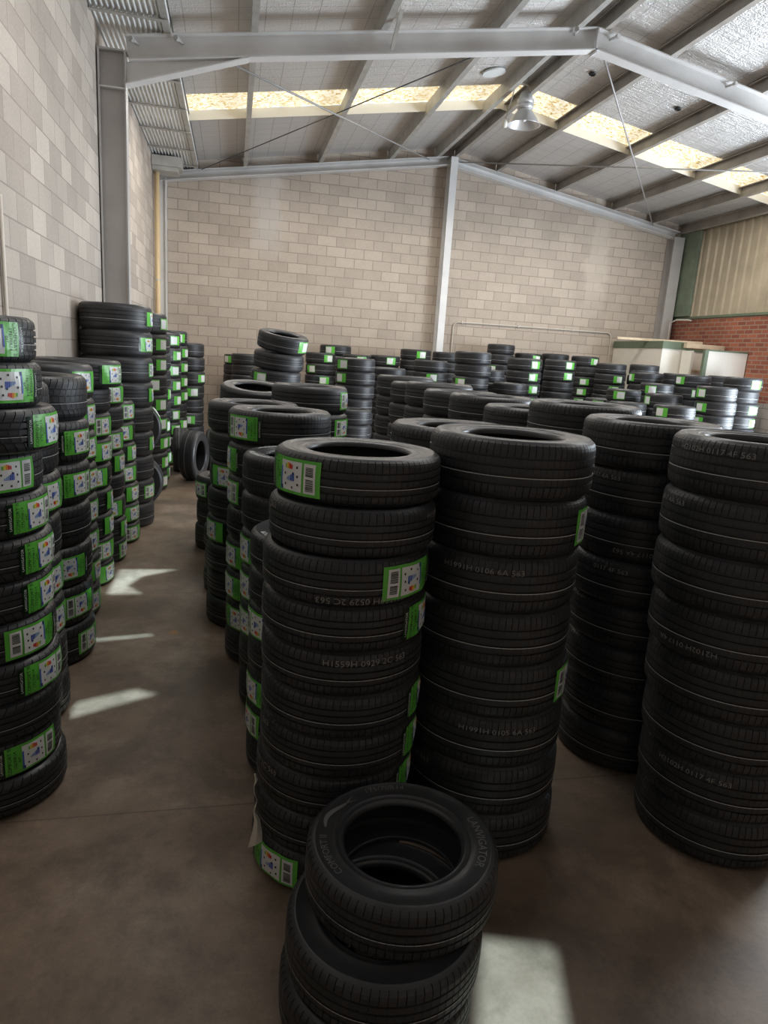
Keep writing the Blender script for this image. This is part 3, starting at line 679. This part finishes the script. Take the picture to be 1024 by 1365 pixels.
def sticker_meshes(R, w, flip, lod):
    key = ('k', R, w, flip, lod)
    if key in MESH: return MESH[key]
    H = min(.135, w*.74); a = H/2; Ls = .27 if lod < 2 else .20
    x0 = -Ls/2
    out = {}
    if lod == 2:
        k = Wrap(R, w, flip); k.rect(x0, x0+Ls, -a, a, 0, 0); out['sticker'] = k.mesh('sticker', ['green'])
        k = Wrap(R, w, flip); k.rect(x0+.07, x0+Ls-.008, -a+.012, a-.012, .002, 0); out['rating_panel'] = k.mesh('rating_panel', ['white'])
    else:
        k = Wrap(R, w, flip)
        k.rect(x0, x0+.026, -a+.004, a-.004, 0, 1); k.rect(x0+.026, x0+Ls, -a, a, 0, 0)
        out['sticker'] = k.mesh('sticker', ['green', 'green_dark'])
        p0 = x0+.092; p1 = p0+.105; b = a-.010
        k = Wrap(R, w, flip)
        k.rect(p0, p1, -b, b, .0015, 0)
        k.rect(p0, p0+.007, -b, b*.55, .0025, 2); k.rect(p0, p0+.012, -b, -b*.72, .0025, 1)
        for i, mi in enumerate((6, 5, 4, 3, 3)):     # rating bars green to red
            k.rect(p0+.026+i*.008, p0+.033+i*.008, b*.48, b*.48+.020-.003*abs(i-2), .0025, mi)
        for i in range(6): k.rect(p0+.034+i*.007, p0+.0395+i*.007, -b*.32, -b*.32+.010+.0035*i, .0025, 7 if i < 3 else 2)
        for (dx, dy) in ((.024, .10), (.085, .62), (.088, .02), (.026, -.62), (.062, -.78), (.090, -.52), (.068, .18)):
            k.rect(p0+dx-.0035, p0+dx+.0035, b*dy-.0035, b*dy+.0045, .0025, 8)
        out['rating_panel'] = k.mesh('rating_panel', ['white', 'navy', 'blue', 'red', 'orange', 'yellow', 'lgreen', 'lblue', 'ink'])
        k = Wrap(R, w, flip); q0 = p1+.009; q1 = q0+.046
        k.rect(q0, q1, -b, b, .0015, 0)
        rr = random.Random(3)
        for z0_, z1_ in ((-b+.008, -.004), (.008, b-.012)):
            z = z0_
            while z < z1_:
                d = rr.choice((.0012, .002, .003)); k.rect(q0+.008, q1-.008, z, z+d, .0025, 1); z += d + rr.choice((.0012, .002))
        out['barcode_panel'] = k.mesh('barcode_panel', ['white', 'ink'])
        if lod == 0:
            k = Wrap(R, w, flip)
            k.text(x0+.043, 0, 'COMFORT II', .0215, .002, 0, PI/2); k.text(x0+.064, 0, SIZES[0], .0185, .002, 0, PI/2); k.text(x0+.081, 0, SIZES[1], .0165, .002, 0, PI/2)
            k.text(x0+.013, 0, 'LANVIGATOR', .0145, .002, 1, PI/2)
            out['sticker_lettering'] = k.mesh('sticker_lettering', ['ink', 'white'])
    MESH[key] = out; return out
def code_mesh(R, w, txt, flip, t):
    k = Wrap(R, w, flip); k.text(0, t, txt, .030, .0, 0, 0, 1.15); return k.mesh('tread_code', ['code'])
def ring_text(R, w, txt, ang, size, r0, mat):
    """letters on the upper sidewall - tops point outwards, read clockwise"""
    bm = bmesh.new(); r0 = R*.822; size = min(size, R*.125)
    vs_, fs = text_polys(txt, size); V = []
    for x, y, z in vs_:
        a = ang - x/r0; r = r0 + y
        zz = .488*w + .0011
        V.append(bm.verts.new((r*math.cos(a), r*math.sin(a), zz)))
    for q in fs:
        try: bm.faces.new([V[i] for i in q])
        except ValueError: pass
    for f in bm.faces:
        f.normal_update()
        if f.normal.z < 0: f.normal_flip()
    return link('sidewall_lettering', mesh_of(bm, 'sidewall_lettering'), [M[mat]])

ORD = ['topmost', 'second from top', 'third from top', 'fourth from top', 'fifth from top', 'sixth from top', 'seventh from top', 'eighth from top', 'ninth from top', 'tenth from top', 'eleventh from top', 'lowest']
def tyre_kit(R, w, lod):
    """one tyre with its parts: returns the root and is copied for every further tyre of that size"""
    key = ('kit', R, w, lod)
    if key in MESH: return MESH[key], False
    if lod < 2:
        t_ = empty('tyre', (0, 0, 0))
        link('tread', tread_mesh(R, w, lod), (), t_, (0, 0, w/2))
        s_ = side_mesh(R, w, 128 if lod == 0 else 64)
        link('sidewall', s_, (), t_, (0, 0, w/2)); link('sidewall', s_, (), t_, (0, 0, w/2), (PI, 0, 0))
    else:
        t_ = link('tyre', whole_mesh(R, w, 56))
    MESH[key] = t_; return t_, True
def new_tyre(R, w, lod):
    root, first = tyre_kit(R, w, lod)
    if first: return root
    c = root.copy(); COL.objects.link(c)
    for ch in root.children:
        if ch.name.split('.')[0] not in ('tread', 'sidewall'): continue
        d = ch.copy(); d.parent = c; COL.objects.link(d)
    return c
def add_sticker(root, R, w, lod, wang, flip):
    ms = sticker_meshes(R, w, flip, lod)
    zc = w/2 if lod < 2 else 0
    st = link('sticker', ms['sticker'], (), root, (0, 0, zc), (0, 0, wang)); 
    st['label'] = 'green paper sticker on the tread'
    for k in ('rating_panel', 'barcode_panel', 'sticker_lettering'):
        if k in ms: link(k, ms[k], (), st)
    return st
def place(x, y, z, R, w, lod, label, group, psi=None, flip=False, rot=(0, 0, 0)):
    o = new_tyre(R, w, lod)
    o.location = (x, y, z + (w/2 if lod == 2 else 0)); o.rotation_euler = rot
    o['label'] = label; o['category'] = 'tyre'; o['group'] = group
    if psi is not None:
        face = math.atan2(-y, -x)
        add_sticker(o, R, w, lod, face + math.radians(psi), flip)
    return o
HIDDEN = {11:[7,8],12:[7],23:[0,1,2,3,4,5,6,7],24:[2,3,4,5,6,7],25:[1,2,3,4,5,6,7],26:[1,2,3,4,5,6,7],27:[1,2,3,4,5,6,7],28:[1,2,3,4,5,6,7],29:[2,3,4,5,6,7],30:[2,3,4,5,6,7],31:[3,4,5,6,7],32:[4,5,6,7],33:[4,5,6,7,8],34:[4,5,6,7,8],35:[3,4,5,6,7,8],36:[1,2,3,4,5,6,7,8,9],37:[1,2,3,4,5,6,7,8],38:[4,5,6,7,8],39:[2,3,4],40:[1,2,3,4,5,6,7,8],41:[6,7],42:[3,4,5,6,7,8,9],43:[2,3,4,5,6,7,8],44:[3,4,5,6,7,8,9],45:[3,4,5,6,7,8,9],46:[2,3,4,5,6,7],47:[1,2,3,4,5,6,7],48:[3,4,5,6,7,8,9,10],49:[1,2,3,4,5,6,7,8,9],50:[4,5,6,7,8],51:[2,3,4,5,6,7,8,9],52:[4,5,6,7,8,9],53:[5,6,7,8,9],54:[0,1,2,3,4,5,6,7,8],55:[4,5,6,7,8,9],56:[1,2,3,4,5,6,7,8,9],57:[2,3,4,5,6,7,8],58:[1,2,3,4,5,6,7,8],59:[3,4,5,6,7,8],60:[1,2,3,4,5,6,7,8],61:[5,6,7,8],62:[3,4,5,6,7],63:[2,3,4,5,6,7],64:[2,3,4,5,6],65:[1,2,3,4,5,6],66:[1,2,3,4,5,6,7],67:[1,2,3,4,5,6],68:[1,2,3,4,5,6],69:[1,2,3,4,5]}
STUFF = []
STK = [0]
def stack(phrase, group, R, w, n, xy, lod, psi=(), prob=.0, prange=(30, 70), jit=.012, seed=0, flips=()):
    """xy: one (x, y) or a list of n, top first; psi: list (top first) of sticker angles or None"""
    rr = random.Random(seed*97+n)
    res = []; sid = STK[0]; STK[0] += 1
    for i in range(n):                     # i = 0 is the top tyre
        if isinstance(xy, list): x, y = xy[min(i, len(xy)-1)]
        else: x, y = xy; x += rr.uniform(-jit, jit); y += rr.uniform(-jit, jit)
        p = psi[i] if i < len(psi) else (rr.uniform(*prange) if rr.random() < prob else None)
        fl = flips[i] if i < len(flips) else (rr.random() < .35)
        z = (n-1-i)*w
        if i in HIDDEN.get(sid, ()):
            STUFF.append((x, y, z, R, w)); res.append(None); continue
        word = 'green-stickered black tyre' if p is not None else 'plain black tyre'
        od = 'lowest' if i == n-1 else ORD[i]
        o = place(x, y, z, R, w, lod, '%s, %s %s' % (word, od, phrase), group, p, fl, (0, 0, rr.uniform(0, 6.28)) if lod == 2 and False else (0, 0, 0))
        o['_sid'] = sid; o['_i'] = i
        res.append(o)
    return res
GL, GF, GM, GB = 'tyres stacked along the left wall', 'tyres in the front middle stacks', 'tyres in the long middle row', 'tyres in the rear stacks'
# ---- the row along the left wall
l1x = [-1.0485, -1.034, -.985, -1.045, -1.032, -1.019, -1.0255, -1.020, -1.005, -1.0085, -1.021, -1.002]
stack('in nearest stack at left frame edge', GL, .30, .165, 12, [(x, 2.90) for x in l1x], 0, (27, 37, 62, 30, 52, 57, 59, 43, 48, None, 33, None), flips=(True, True, False, False, False, False, False, True, False, 0, False, 0))
l1b = [-1.173, -1.141, -1.135, -1.143, -1.144, -1.141, -1.138, -1.131]
stack('in second stack along left wall', GL, .31, .2125, 8, [(x, 3.53) for x in l1b], 0, (None, None, 60, None, 62, 63, None, None))
stack('in third stack along left wall', GL, .33, .243, 7, [(x, 4.25) for x in (-1.159, -1.154, -1.157, -1.160, -1.159, -1.161, -1.155)], 0, (None, 52, 50, None, 36, 50, 64), flips=(0, False, False, 0, True, True, True))
stack('in fourth stack along left wall', GL, .31, .2175, 8, [(x+.003, 4.93) for x in (-1.232, -1.229, -1.225, -1.226, -1.227, -1.228, -1.224, -1.225)], 1, (58, 62, 64, 60, 66, 62, 66, 60))
stack('in fifth stack along left wall', GL, .31, .195, 9, [(x-.01, 5.60) for x in (-1.139, -1.225, -1.224, -1.223, -1.228, -1.226, -1.225, -1.224, -1.228)], 1, (52, None, 60, 55, 40, 78, 70, 55, 58))
stack('in sixth stack along left wall', GL, .305, .195, 8, [(x-.01, 6.22) for x in (-1.213, -1.217, -1.221, -1.218, -1.216, -1.213, -1.21, -1.214)], 1, (55, None, 55, 66, None, 40, 76, 76))
stack('in seventh stack along left wall', GL, .305, .194, 7, [(x-.01, 6.84) for x in (-1.212, -1.208, -1.204, -1.193, -1.182, -1.178, -1.174)], 1, (64, 45, 68, 50, 58, 52, 55))
stack('in tall eighth stack along left wall', GL, .345, .25, 9, [(-1.158, 7.49)]*9, 1, (74, 58, 82, 78, None, 78, None, 66, None))
stack('in tall stack past the leaning tyres', GL, .33, .250, 9, (-1.165, 9.34), 2, (66, 52, 52, 26, 50, 62, 62, 66, 60), jit=.004)
stack('in stack hidden behind the tall wall stack', GL, .31, .22, 9, (-1.165, 10.0), 2, (None, None, None, 80, None, 78, 74, 70, 76))
stack('in left corner stack right behind the tall ones', GL, .31, .228, 9, (-1.12, 11.36), 2, (48, 55, 40, 55, 58, 56, 50, 60, 45))
stack('in last but one stack in left corner', GL, .31, .233, 9, (-1.06, 12.02), 2, (40, 62, 58, 60, 60, None, 55, 60, None))
stack('in last stack in left corner', GL, .31, .24, 8, (-.81, 12.72), 2, (-20, None, 55, 20, None, 10, None, 40))
# two tyres standing on edge between the stacks
place(-1.10, 8.13, .315, .315, .20, 2, 'upright black tyre on the floor wedged between two left wall stacks', GL, None, rot=(PI/2, 0, 0)).location = (-1.10, 8.22, .315)
o = place(-1.12, 8.13, .9, .315, .20, 2, 'upright black tyre balanced on another between two left wall stacks', GL, None, rot=(PI/2, .0, .06)); o.location = (-1.115, 8.22, .946)
add_sticker(o, .315, .20, 2, math.radians(28), False)
for (x, y, rz, lean, lab) in ((-.76, 10.70, .05, .0, 'leftmost of three tyres standing upright in the far aisle'), (-.53, 10.0, -.28, .0, 'middle and largest of three tyres standing upright in the far aisle'), (-.27, 10.76, -.06, .0, 'rightmost of three tyres standing upright in the far aisle')):
    o = place(x, y, 0, (.355 if y < 10.3 else .33), .225, 2, lab, 'upright tyres in the far aisle', None, rot=(0, PI/2, rz)); o.location = (x, y, .355 if y < 10.3 else .33)

# ---- front middle stacks
s1 = [(.442, 2.373), (.427, 2.34), (.408, 2.325), (.409, 2.325), (.412, 2.33), (.415, 2.33), (.416, 2.34), (.407, 2.345), (.40, 2.345), (.395, 2.345)]
S1 = stack('of front tall stack', GF, .297, .1605, 10, s1, 0, (-49, None, 51, 70, None, 80, 78, 76, None, -45), flips=(False, 0, True, False, 0, False, False, False, 0, False))
s2 = [(1.052, 2.44), (1.044, 2.44), (1.038, 2.44), (1.037, 2.44), (1.05, 2.44), (1.055, 2.44), (1.06, 2.44), (1.066, 2.44)]
S2 = stack('of tall stack right of front one', GF, .314, .2095, 8, s2, 0, (None, 84, None, None, 82), flips=(0, True, 0, 0, True))
ra = [(2.0, 2.25), (1.997, 2.25), (1.999, 2.25), (2.018, 2.25), (2.04, 2.25), (2.062, 2.25), (2.08, 2.25), (2.095, 2.25)]
RA = stack('of stack at right frame edge', GF, .316, .2145, 8, ra, 0)
rb = [(1.96, 2.905), (1.985, 2.905), (1.985, 2.905), (1.986, 2.905), (2.005, 2.905), (2.015, 2.905), (2.03, 2.905), (2.03, 2.905)]
RB = stack('of stack behind the right edge stack', GF, .316, .2145, 8, rb, 0)
P3 = [place(x, y, z, .293, .17, 0, lab, GF) for x, y, z, lab in ((.525, 1.715, .34, 'uppermost tyre of the low front pile, showing its open hole'), (.466, 1.645, .17, 'middle tyre of the low pile nearest the camera'), (.452, 1.64, 0, 'bottom tyre of the low pile nearest the camera'))]
A = stack('of low stack right behind front stack', GF, .29, .163, 7, (.375, 2.975), 0, (None, None, -52, None, -60, -74, None), jit=.003)
B = stack('of second stack behind the front one', GF, .29, .20, 7, (.345, 3.565), 0, (None, None, -62, -60, -58, None, None), jit=.003)
C_ = stack('of third stack behind the front one', GF, .31, .1965, 8, (.285, 4.175), 0, (-44, -74, -74, None, -58, -62, -52, None), jit=.003)
stack('of fourth stack behind the front one', GF, .31, .195, 8, (.15, 4.80), 1, (None, None, -44, None, -58, None, None, None), jit=.01)
stack('of small stack jutting into the aisle', GF, .29, .18, 3, (.085, 5.42), 1, jit=.012)
stack('of short stack behind the aisle stack', GF, .29, .235, 3, (-.04, 6.65), 1, (-66, None, None), jit=.012)
stack('of stack below the tilted tyre behind the fourth', GF, .30, .200, 7, (.20, 6.04), 1, jit=.008)
place(.19, 6.03, 1.445, .30, .16, 1, 'plain black tyre tilted to show its open top behind the fourth stack', GF, None, rot=(.14, .04, 0))
stack('of stack with a stickered right side', GF, .30, .208, 8, (.60, 5.46), 1, (78, 66), jit=.008)
stack('of short stack behind right front stack', GF, .316, .204, 8, (1.05, 3.10), 0, jit=.003)
# ---- the long row going back
rows = [(3.62, 1.99, 1.74, 'second'), (4.265, 1.95, 1.66, 'third'), (4.91, 1.91, 1.69, 'fourth'), (5.555, 1.89, 1.68, 'fifth'), (6.2, 1.89, 1.71, 'sixth'), (6.845, 1.89, 1.68, 'seventh'), (7.49, 1.88, 1.72, 'eighth')]
for i, (y, x, zt, nm) in enumerate(rows):
    stack('of %s stack in long middle row' % nm, GM, .316, zt/8, 8, (x, y), 0 if y < 5 else 1, jit=.003, seed=i)
# ---- rear stacks: (phrase, X, Y, R, top, n, psi)
rear = [
 ('of far left rear stack', .10, 14.4, .29, 1.75, 9, (-50,)),
 ('of stack behind the leaning pile', .26, 13.78, .29, 1.78, 9, ()),
 ('of rear stack behind the grey stack', 1.67, 13.7, .29, 1.90, 9, (35, -40, 20)),
 ('of rear stack with raised top', 2.10, 14.5, .33, 2.07, 10, (-20,)),
 ('of rear stack peeking beside grey stack', 2.42, 13.8, .29, 1.91, 9, (20,)),
 ('of grey lit stack left of centre', 1.87, 10.76, .316, 1.86, 9, (-40, -45, -50)),
 ('of low grey stack left of centre', 1.71, 10.05, .31, 1.13, 5, ()),
 ('of rear stack left of column', 3.03, 13.9, .31, 1.93, 9, (25,)),
 ('of dark stack left of long row end', 2.57, 11.5, .31, 1.73, 8, ()),
 ('of rear stack in front of column', 3.70, 14.0, .32, 2.09, 10, (22,)),
 ('of stack just before the column stack', 3.63, 12.6, .32, 1.90, 9, (None, 5, 25, 30)),
 ('of rear stack right of column', 4.43, 14.2, .30, 2.08, 10, (None, None, None, -15, 10)),
 ('of pale lit stack right of column', 4.04, 11.4, .316, 2.09, 10, (None, None, -35, None)),
 ('of stack behind the pale lit stack', 4.65, 12.25, .30, 1.80, 8, ()),
 ('of short pale stack right of column', 4.83, 11.6, .30, 1.60, 8, ()),
 ('of highest rear stack under the conduit', 5.71, 14.4, .30, 2.33, 11, (None, None, -30, 40)),
 ('of rear stack right of highest one', 6.38, 14.4, .30, 2.18, 10, (40,)),
 ('of stack with bright sticker column', 5.43, 12.4, .33, 2.05, 9, (40, 35, 38, 36, 38, 40)),
 ('of third rear stack under the conduit', 7.02, 14.4, .30, 2.21, 10, ()),
 ('of stack right of bright sticker column', 6.36, 12.8, .31, 2.07, 10, (40, 38, None, None, 50, None, 10)),
 ('of fourth rear stack under the conduit', 7.65, 14.2, .30, 2.20, 10, (45, None, 10, 0, -5, 5, 20)),
 ('of low rear stack beside the conduit end', 8.05, 13.65, .29, 1.92, 9, (0,)),
 ('of dark stack before the site office', 7.55, 12.9, .30, 2.07, 10, (None, 35, 20)),
 ('of dark stack touching the office corner', 8.20, 12.72, .29, 2.09, 10, ()),
 ('of bluish stack left of office corner', 7.75, 11.9, .31, 1.94, 9, (-62, None, -40)),
 ('of dark stack below the office doorway', 8.72, 12.32, .29, 1.96, 9, ()),
 ('of bluish stack below the office doorway', 8.25, 11.2, .31, 1.95, 9, (-45, 20)),
 ('of dark stack before the white booth', 9.42, 11.85, .30, 1.97, 9, ()),
 ('of rightmost bluish stack', 8.64, 10.4, .31, 1.96, 9, (45, None, 50, 65, 60)),
 ('of bluish stack left of rightmost', 7.62, 9.7, .31, 1.79, 8, (-48, -42, -45)),
 ('of dark stickered stack among bluish ones', 7.50, 11.15, .29, 1.76, 8, (-20, 40)),
 ('of bluish stack with left sticker', 7.02, 10.2, .30, 1.61, 7, (-62,)),
 ('of lowest bluish stack', 6.68, 9.4, .31, 1.47, 7, (-35,)),
 ('of dark stack with single sticker', 6.70, 10.9, .29, 1.63, 8, (-15,)),
 ('of lowest dark stack at right rear', 6.40, 10.25, .30, 1.44, 7, (-40, None, 25)),
 ('of half hidden dark stack at rear', 6.64, 11.55, .29, 1.42, 7, (-10,)),
]
for i, (ph, x, y, R, zt, n, ps) in enumerate(rear):
    stack(ph, GB, R, round(zt/n, 4), n, (x, y), 2, ps, .0, jit=.015, seed=i+3)
# the leaning pile on the left rear stack
base = stack('under the leaning pile', GB, .316, .205, 6, (.50, 8.9), 2, jit=.01, seed=50)
z = 6*.205; x = .50
for i in range(4):
    ty, tx = ((.02, -.02), (.04, -.05), (.07, -.09), (.12, -.16))[i]
    lab = ['lowest of the four leaning tyres on the rear pile', 'second lowest leaning tyre on the rear pile', 'second highest leaning tyre on the rear pile', 'uppermost leaning tyre tilted on the rear pile'][i]
    st = (None, -40, None, 58)[i]
    z += .1025 + .316*(.028, .036, .05, .086)[i]
    x += (.01, .02, .03, .045)[i]
    o = place(x, 8.9, 0, .316, .205, 2, ('plain ' if st is None else 'green-stickered ') + lab, GB, st, False, (-tx if False else tx*-1, ty, 0))
    o.location = (x, 8.9, z + .003)
    z += .1025

# the tyres that stand unseen under and behind the visible ones, and a few that barely show
def plain_ring(bm, x, y, z, R, w, seg=28):
    h = w/2; rb = R*.61
    pr = [(rb, .36*w), (rb*1.03, .43*w), (R*.72, .47*w), (R*.84, .5*w), (R*.93, .47*w), (R*.985, .40*w), (R, .28*w), (R, -.28*w), (R*.985, -.40*w), (R*.93, -.47*w), (R*.84, -.5*w), (R*.72, -.47*w), (rb*1.03, -.43*w), (rb, -.36*w), (R-.02, -.34*w), (R-.02, .34*w)]
    rings = [[bm.verts.new((x + r*math.cos(2*PI*k/seg), y + r*math.sin(2*PI*k/seg), z + h + q)) for k in range(seg)] for r, q in pr]
    for i in range(len(rings)):
        A, B = rings[i], rings[(i+1) % len(rings)]
        for k in range(seg): bm.faces.new((A[k], B[k], B[(k+1) % seg], A[(k+1) % seg])).smooth = True
if STUFF:
    bm = bmesh.new()
    for q in STUFF: plain_ring(bm, *q)
    o = link('unseen_tyres', mesh_of(bm, 'unseen_tyres'), [M['rubber']])
    o['kind'] = 'stuff'; tag(o, 'dark lower tyres of the rear stacks, mostly hidden behind the stacks in front', 'tyres')

# ---- lettering on tyres
def code(o, R, w, txt, psi, t, flip):
    me = code_mesh(R, w, txt, flip, t)
    face = math.atan2(-o.location.y, -o.location.x)
    c = link('tread_code', me, (), o, (0, 0, w/2), (0, 0, face + math.radians(psi)))
    c['label'] = 'grey code printed across the tread'
code(S1[2], .297, .1605, 'H1559H 0529 2C 563', 12, .054, True)
code(S1[4], .297, .1605, 'H1559H 0929 2C 563', 18, .045, False)
code(S1[1], .297, .1605, '2C 563', -70, .05, False)
code(S1[1], .297, .1605, 'H1559H', 70, .045, False)
code(S1[6], .297, .1605, '563', -62, .05, False)
code(S1[7], .297, .1605, '0529 2C 563', -60, .045, False)
code(S2[2], .314, .2095, 'H1991H 0106 6A 563', -8, .055, False)
code(S2[5], .314, .2095, 'H1991H 0105 6A 563', 12, .055, False)
code(S2[1], .314, .2095, '563 M', -62, -.05, True)
code(S2[6], .314, .2095, '6A 563', -48, .055, False)
code(RA[0], .316, .2145, 'H2102H 0117 4F 563', -28, .06, False)
code(RA[1], .316, .2145, '0117 4A 563', -58, .06, False)
code(RA[3], .316, .2145, 'H2102H 0117 4A', -26, .055, True)
code(RA[6], .316, .2145, 'H2102H 0117 4F 563', -14, .06, False)
code(RB[1], .316, .2145, '0117 4A 563', -38, .06, False)
code(RB[2], .316, .2145, 'H2102H 0117 4A 563', 8, .055, True)
code(RB[3], .316, .2145, '0117 4F 563', -20, .06, False)
def ring(o, R, w, items, mat, lab):
    for it in items:
        c = ring_text(R, w, *it, mat); c.parent = o; c.location = (0, 0, w/2); c['label'] = lab
ring(P3[0], .293, .17, [('LANVIGATOR', math.radians(-12), .036, .253), ('175/70R14', math.radians(92), .032, .258), ('COMFORT II', math.radians(190), .03, .253)], 'raised', 'raised lettering round the sidewall')
ring(S1[0], .297, .1605, [('175/70R14', math.radians(95), .036, .255), ('LANVIGATOR', math.radians(20), .036, .253), ('COMFORT II', math.radians(205), .032, .255)], 'raised', 'raised lettering round the sidewall')
ring(A[0], .29, .163, [('COMFORT II', math.radians(120), .04, .243), ('LANVIGATOR', math.radians(215), .034, .243)], 'white_letter', 'white lettering round the sidewall')
ring(B[0], .29, .20, [('COMFORT II', math.radians(110), .044, .243), ('LANVIGATOR', math.radians(200), .036, .243)], 'white_letter', 'white lettering round the sidewall')
ring(S2[0], .314, .2095, [('LANVIGATOR', math.radians(5), .036, .266), ('COMFORT II', math.radians(140), .036, .266)], 'raised', 'raised lettering round the sidewall')
ring(RA[0], .316, .2145, [('LUMINA II', math.radians(112), .052, .262), ('205/65R16', math.radians(10), .036, .265)], 'white_letter', 'white lettering round the sidewall')
ring(RB[0], .316, .2145, [('LUMINA II', math.radians(92), .052, .262)], 'white_letter', 'white lettering round the sidewall')

def emblem(o, R, w, a0, a1, mat):
    """a tapering wave with a forked tail printed on the sidewall"""
    bm = bmesh.new(); a0, a1 = math.radians(a0), math.radians(a1); n = 16; prev = None
    def P(a, r): return bm.verts.new((r*math.cos(a), r*math.sin(a), .488*w + .0010))
    for i in range(n+1):
        t = i/n; a = a0 + (a1-a0)*t; r = R*(.815 + .030*math.sin(t*5)); hw = R*(.006 + .022*math.sin(PI*t)**.7)
        cur = (P(a, r-hw), P(a, r+hw))
        if prev: bm.faces.new((prev[0], prev[1], cur[1], cur[0]))
        prev = cur
    for dr in (.055, -.05):
        v = (P(a1, R*.775), P(a1, R*.80), P(a1 + (a1-a0)*.28, R*(.79+dr)))
        bm.faces.new(v)
    for f in bm.faces:
        f.normal_update()
        if f.normal.z < 0: f.normal_flip()
    e = link('sidewall_emblem', mesh_of(bm, 'sidewall_emblem'), [M[mat]]); e.parent = o; e.location = (0, 0, w/2); e['label'] = 'pale wave emblem on the sidewall'
emblem(S1[0], .297, .1605, 165, 128, 'emblem')
emblem(P3[0], .293, .17, 162, 128, 'raised')
emblem(B[0], .29, .20, 150, 122, 'emblem')
emblem(S2[0], .314, .2095, 60, 30, 'raised')

# scrap of plastic film hanging from the front stack
def scrap(bm):
    W_ = [(.30, .004, 0), (.27, .009, .5), (.245, .004, 1.1), (.215, .010, 1.6), (.19, .006, 2.1), (.165, .012, .9), (.14, .007, .3), (.10, .020, .15), (.05, .036, .05), (.0, .052, -.05)]
    prev = None
    for i, (z, hw, a) in enumerate(W_):
        x = .006*math.sin(i*1.9) + .045*(.3-z); y = -.004*math.cos(i*1.3)
        c_, n_ = math.cos(a), math.sin(a)
        cur = [bm.verts.new((x + t*hw*c_*.5, y + t*hw*n_*.5 - .006*(1-t*t), z + (.012*t if i == len(W_)-1 else 0))) for t in (-1, 0, 1)]
        if prev:
            for k in (0, 1): bm.faces.new((prev[k], prev[k+1], cur[k+1], cur[k]))
        prev = cur
o = thing_mesh('plastic_scrap', scrap, [M['film']], loc=(.098, 2.215, .125))
o.modifiers.new('thick', 'SOLIDIFY').thickness = .0015
tag(o, 'crumpled strip of pale plastic hanging on the left side of the front stack', 'plastic scrap')
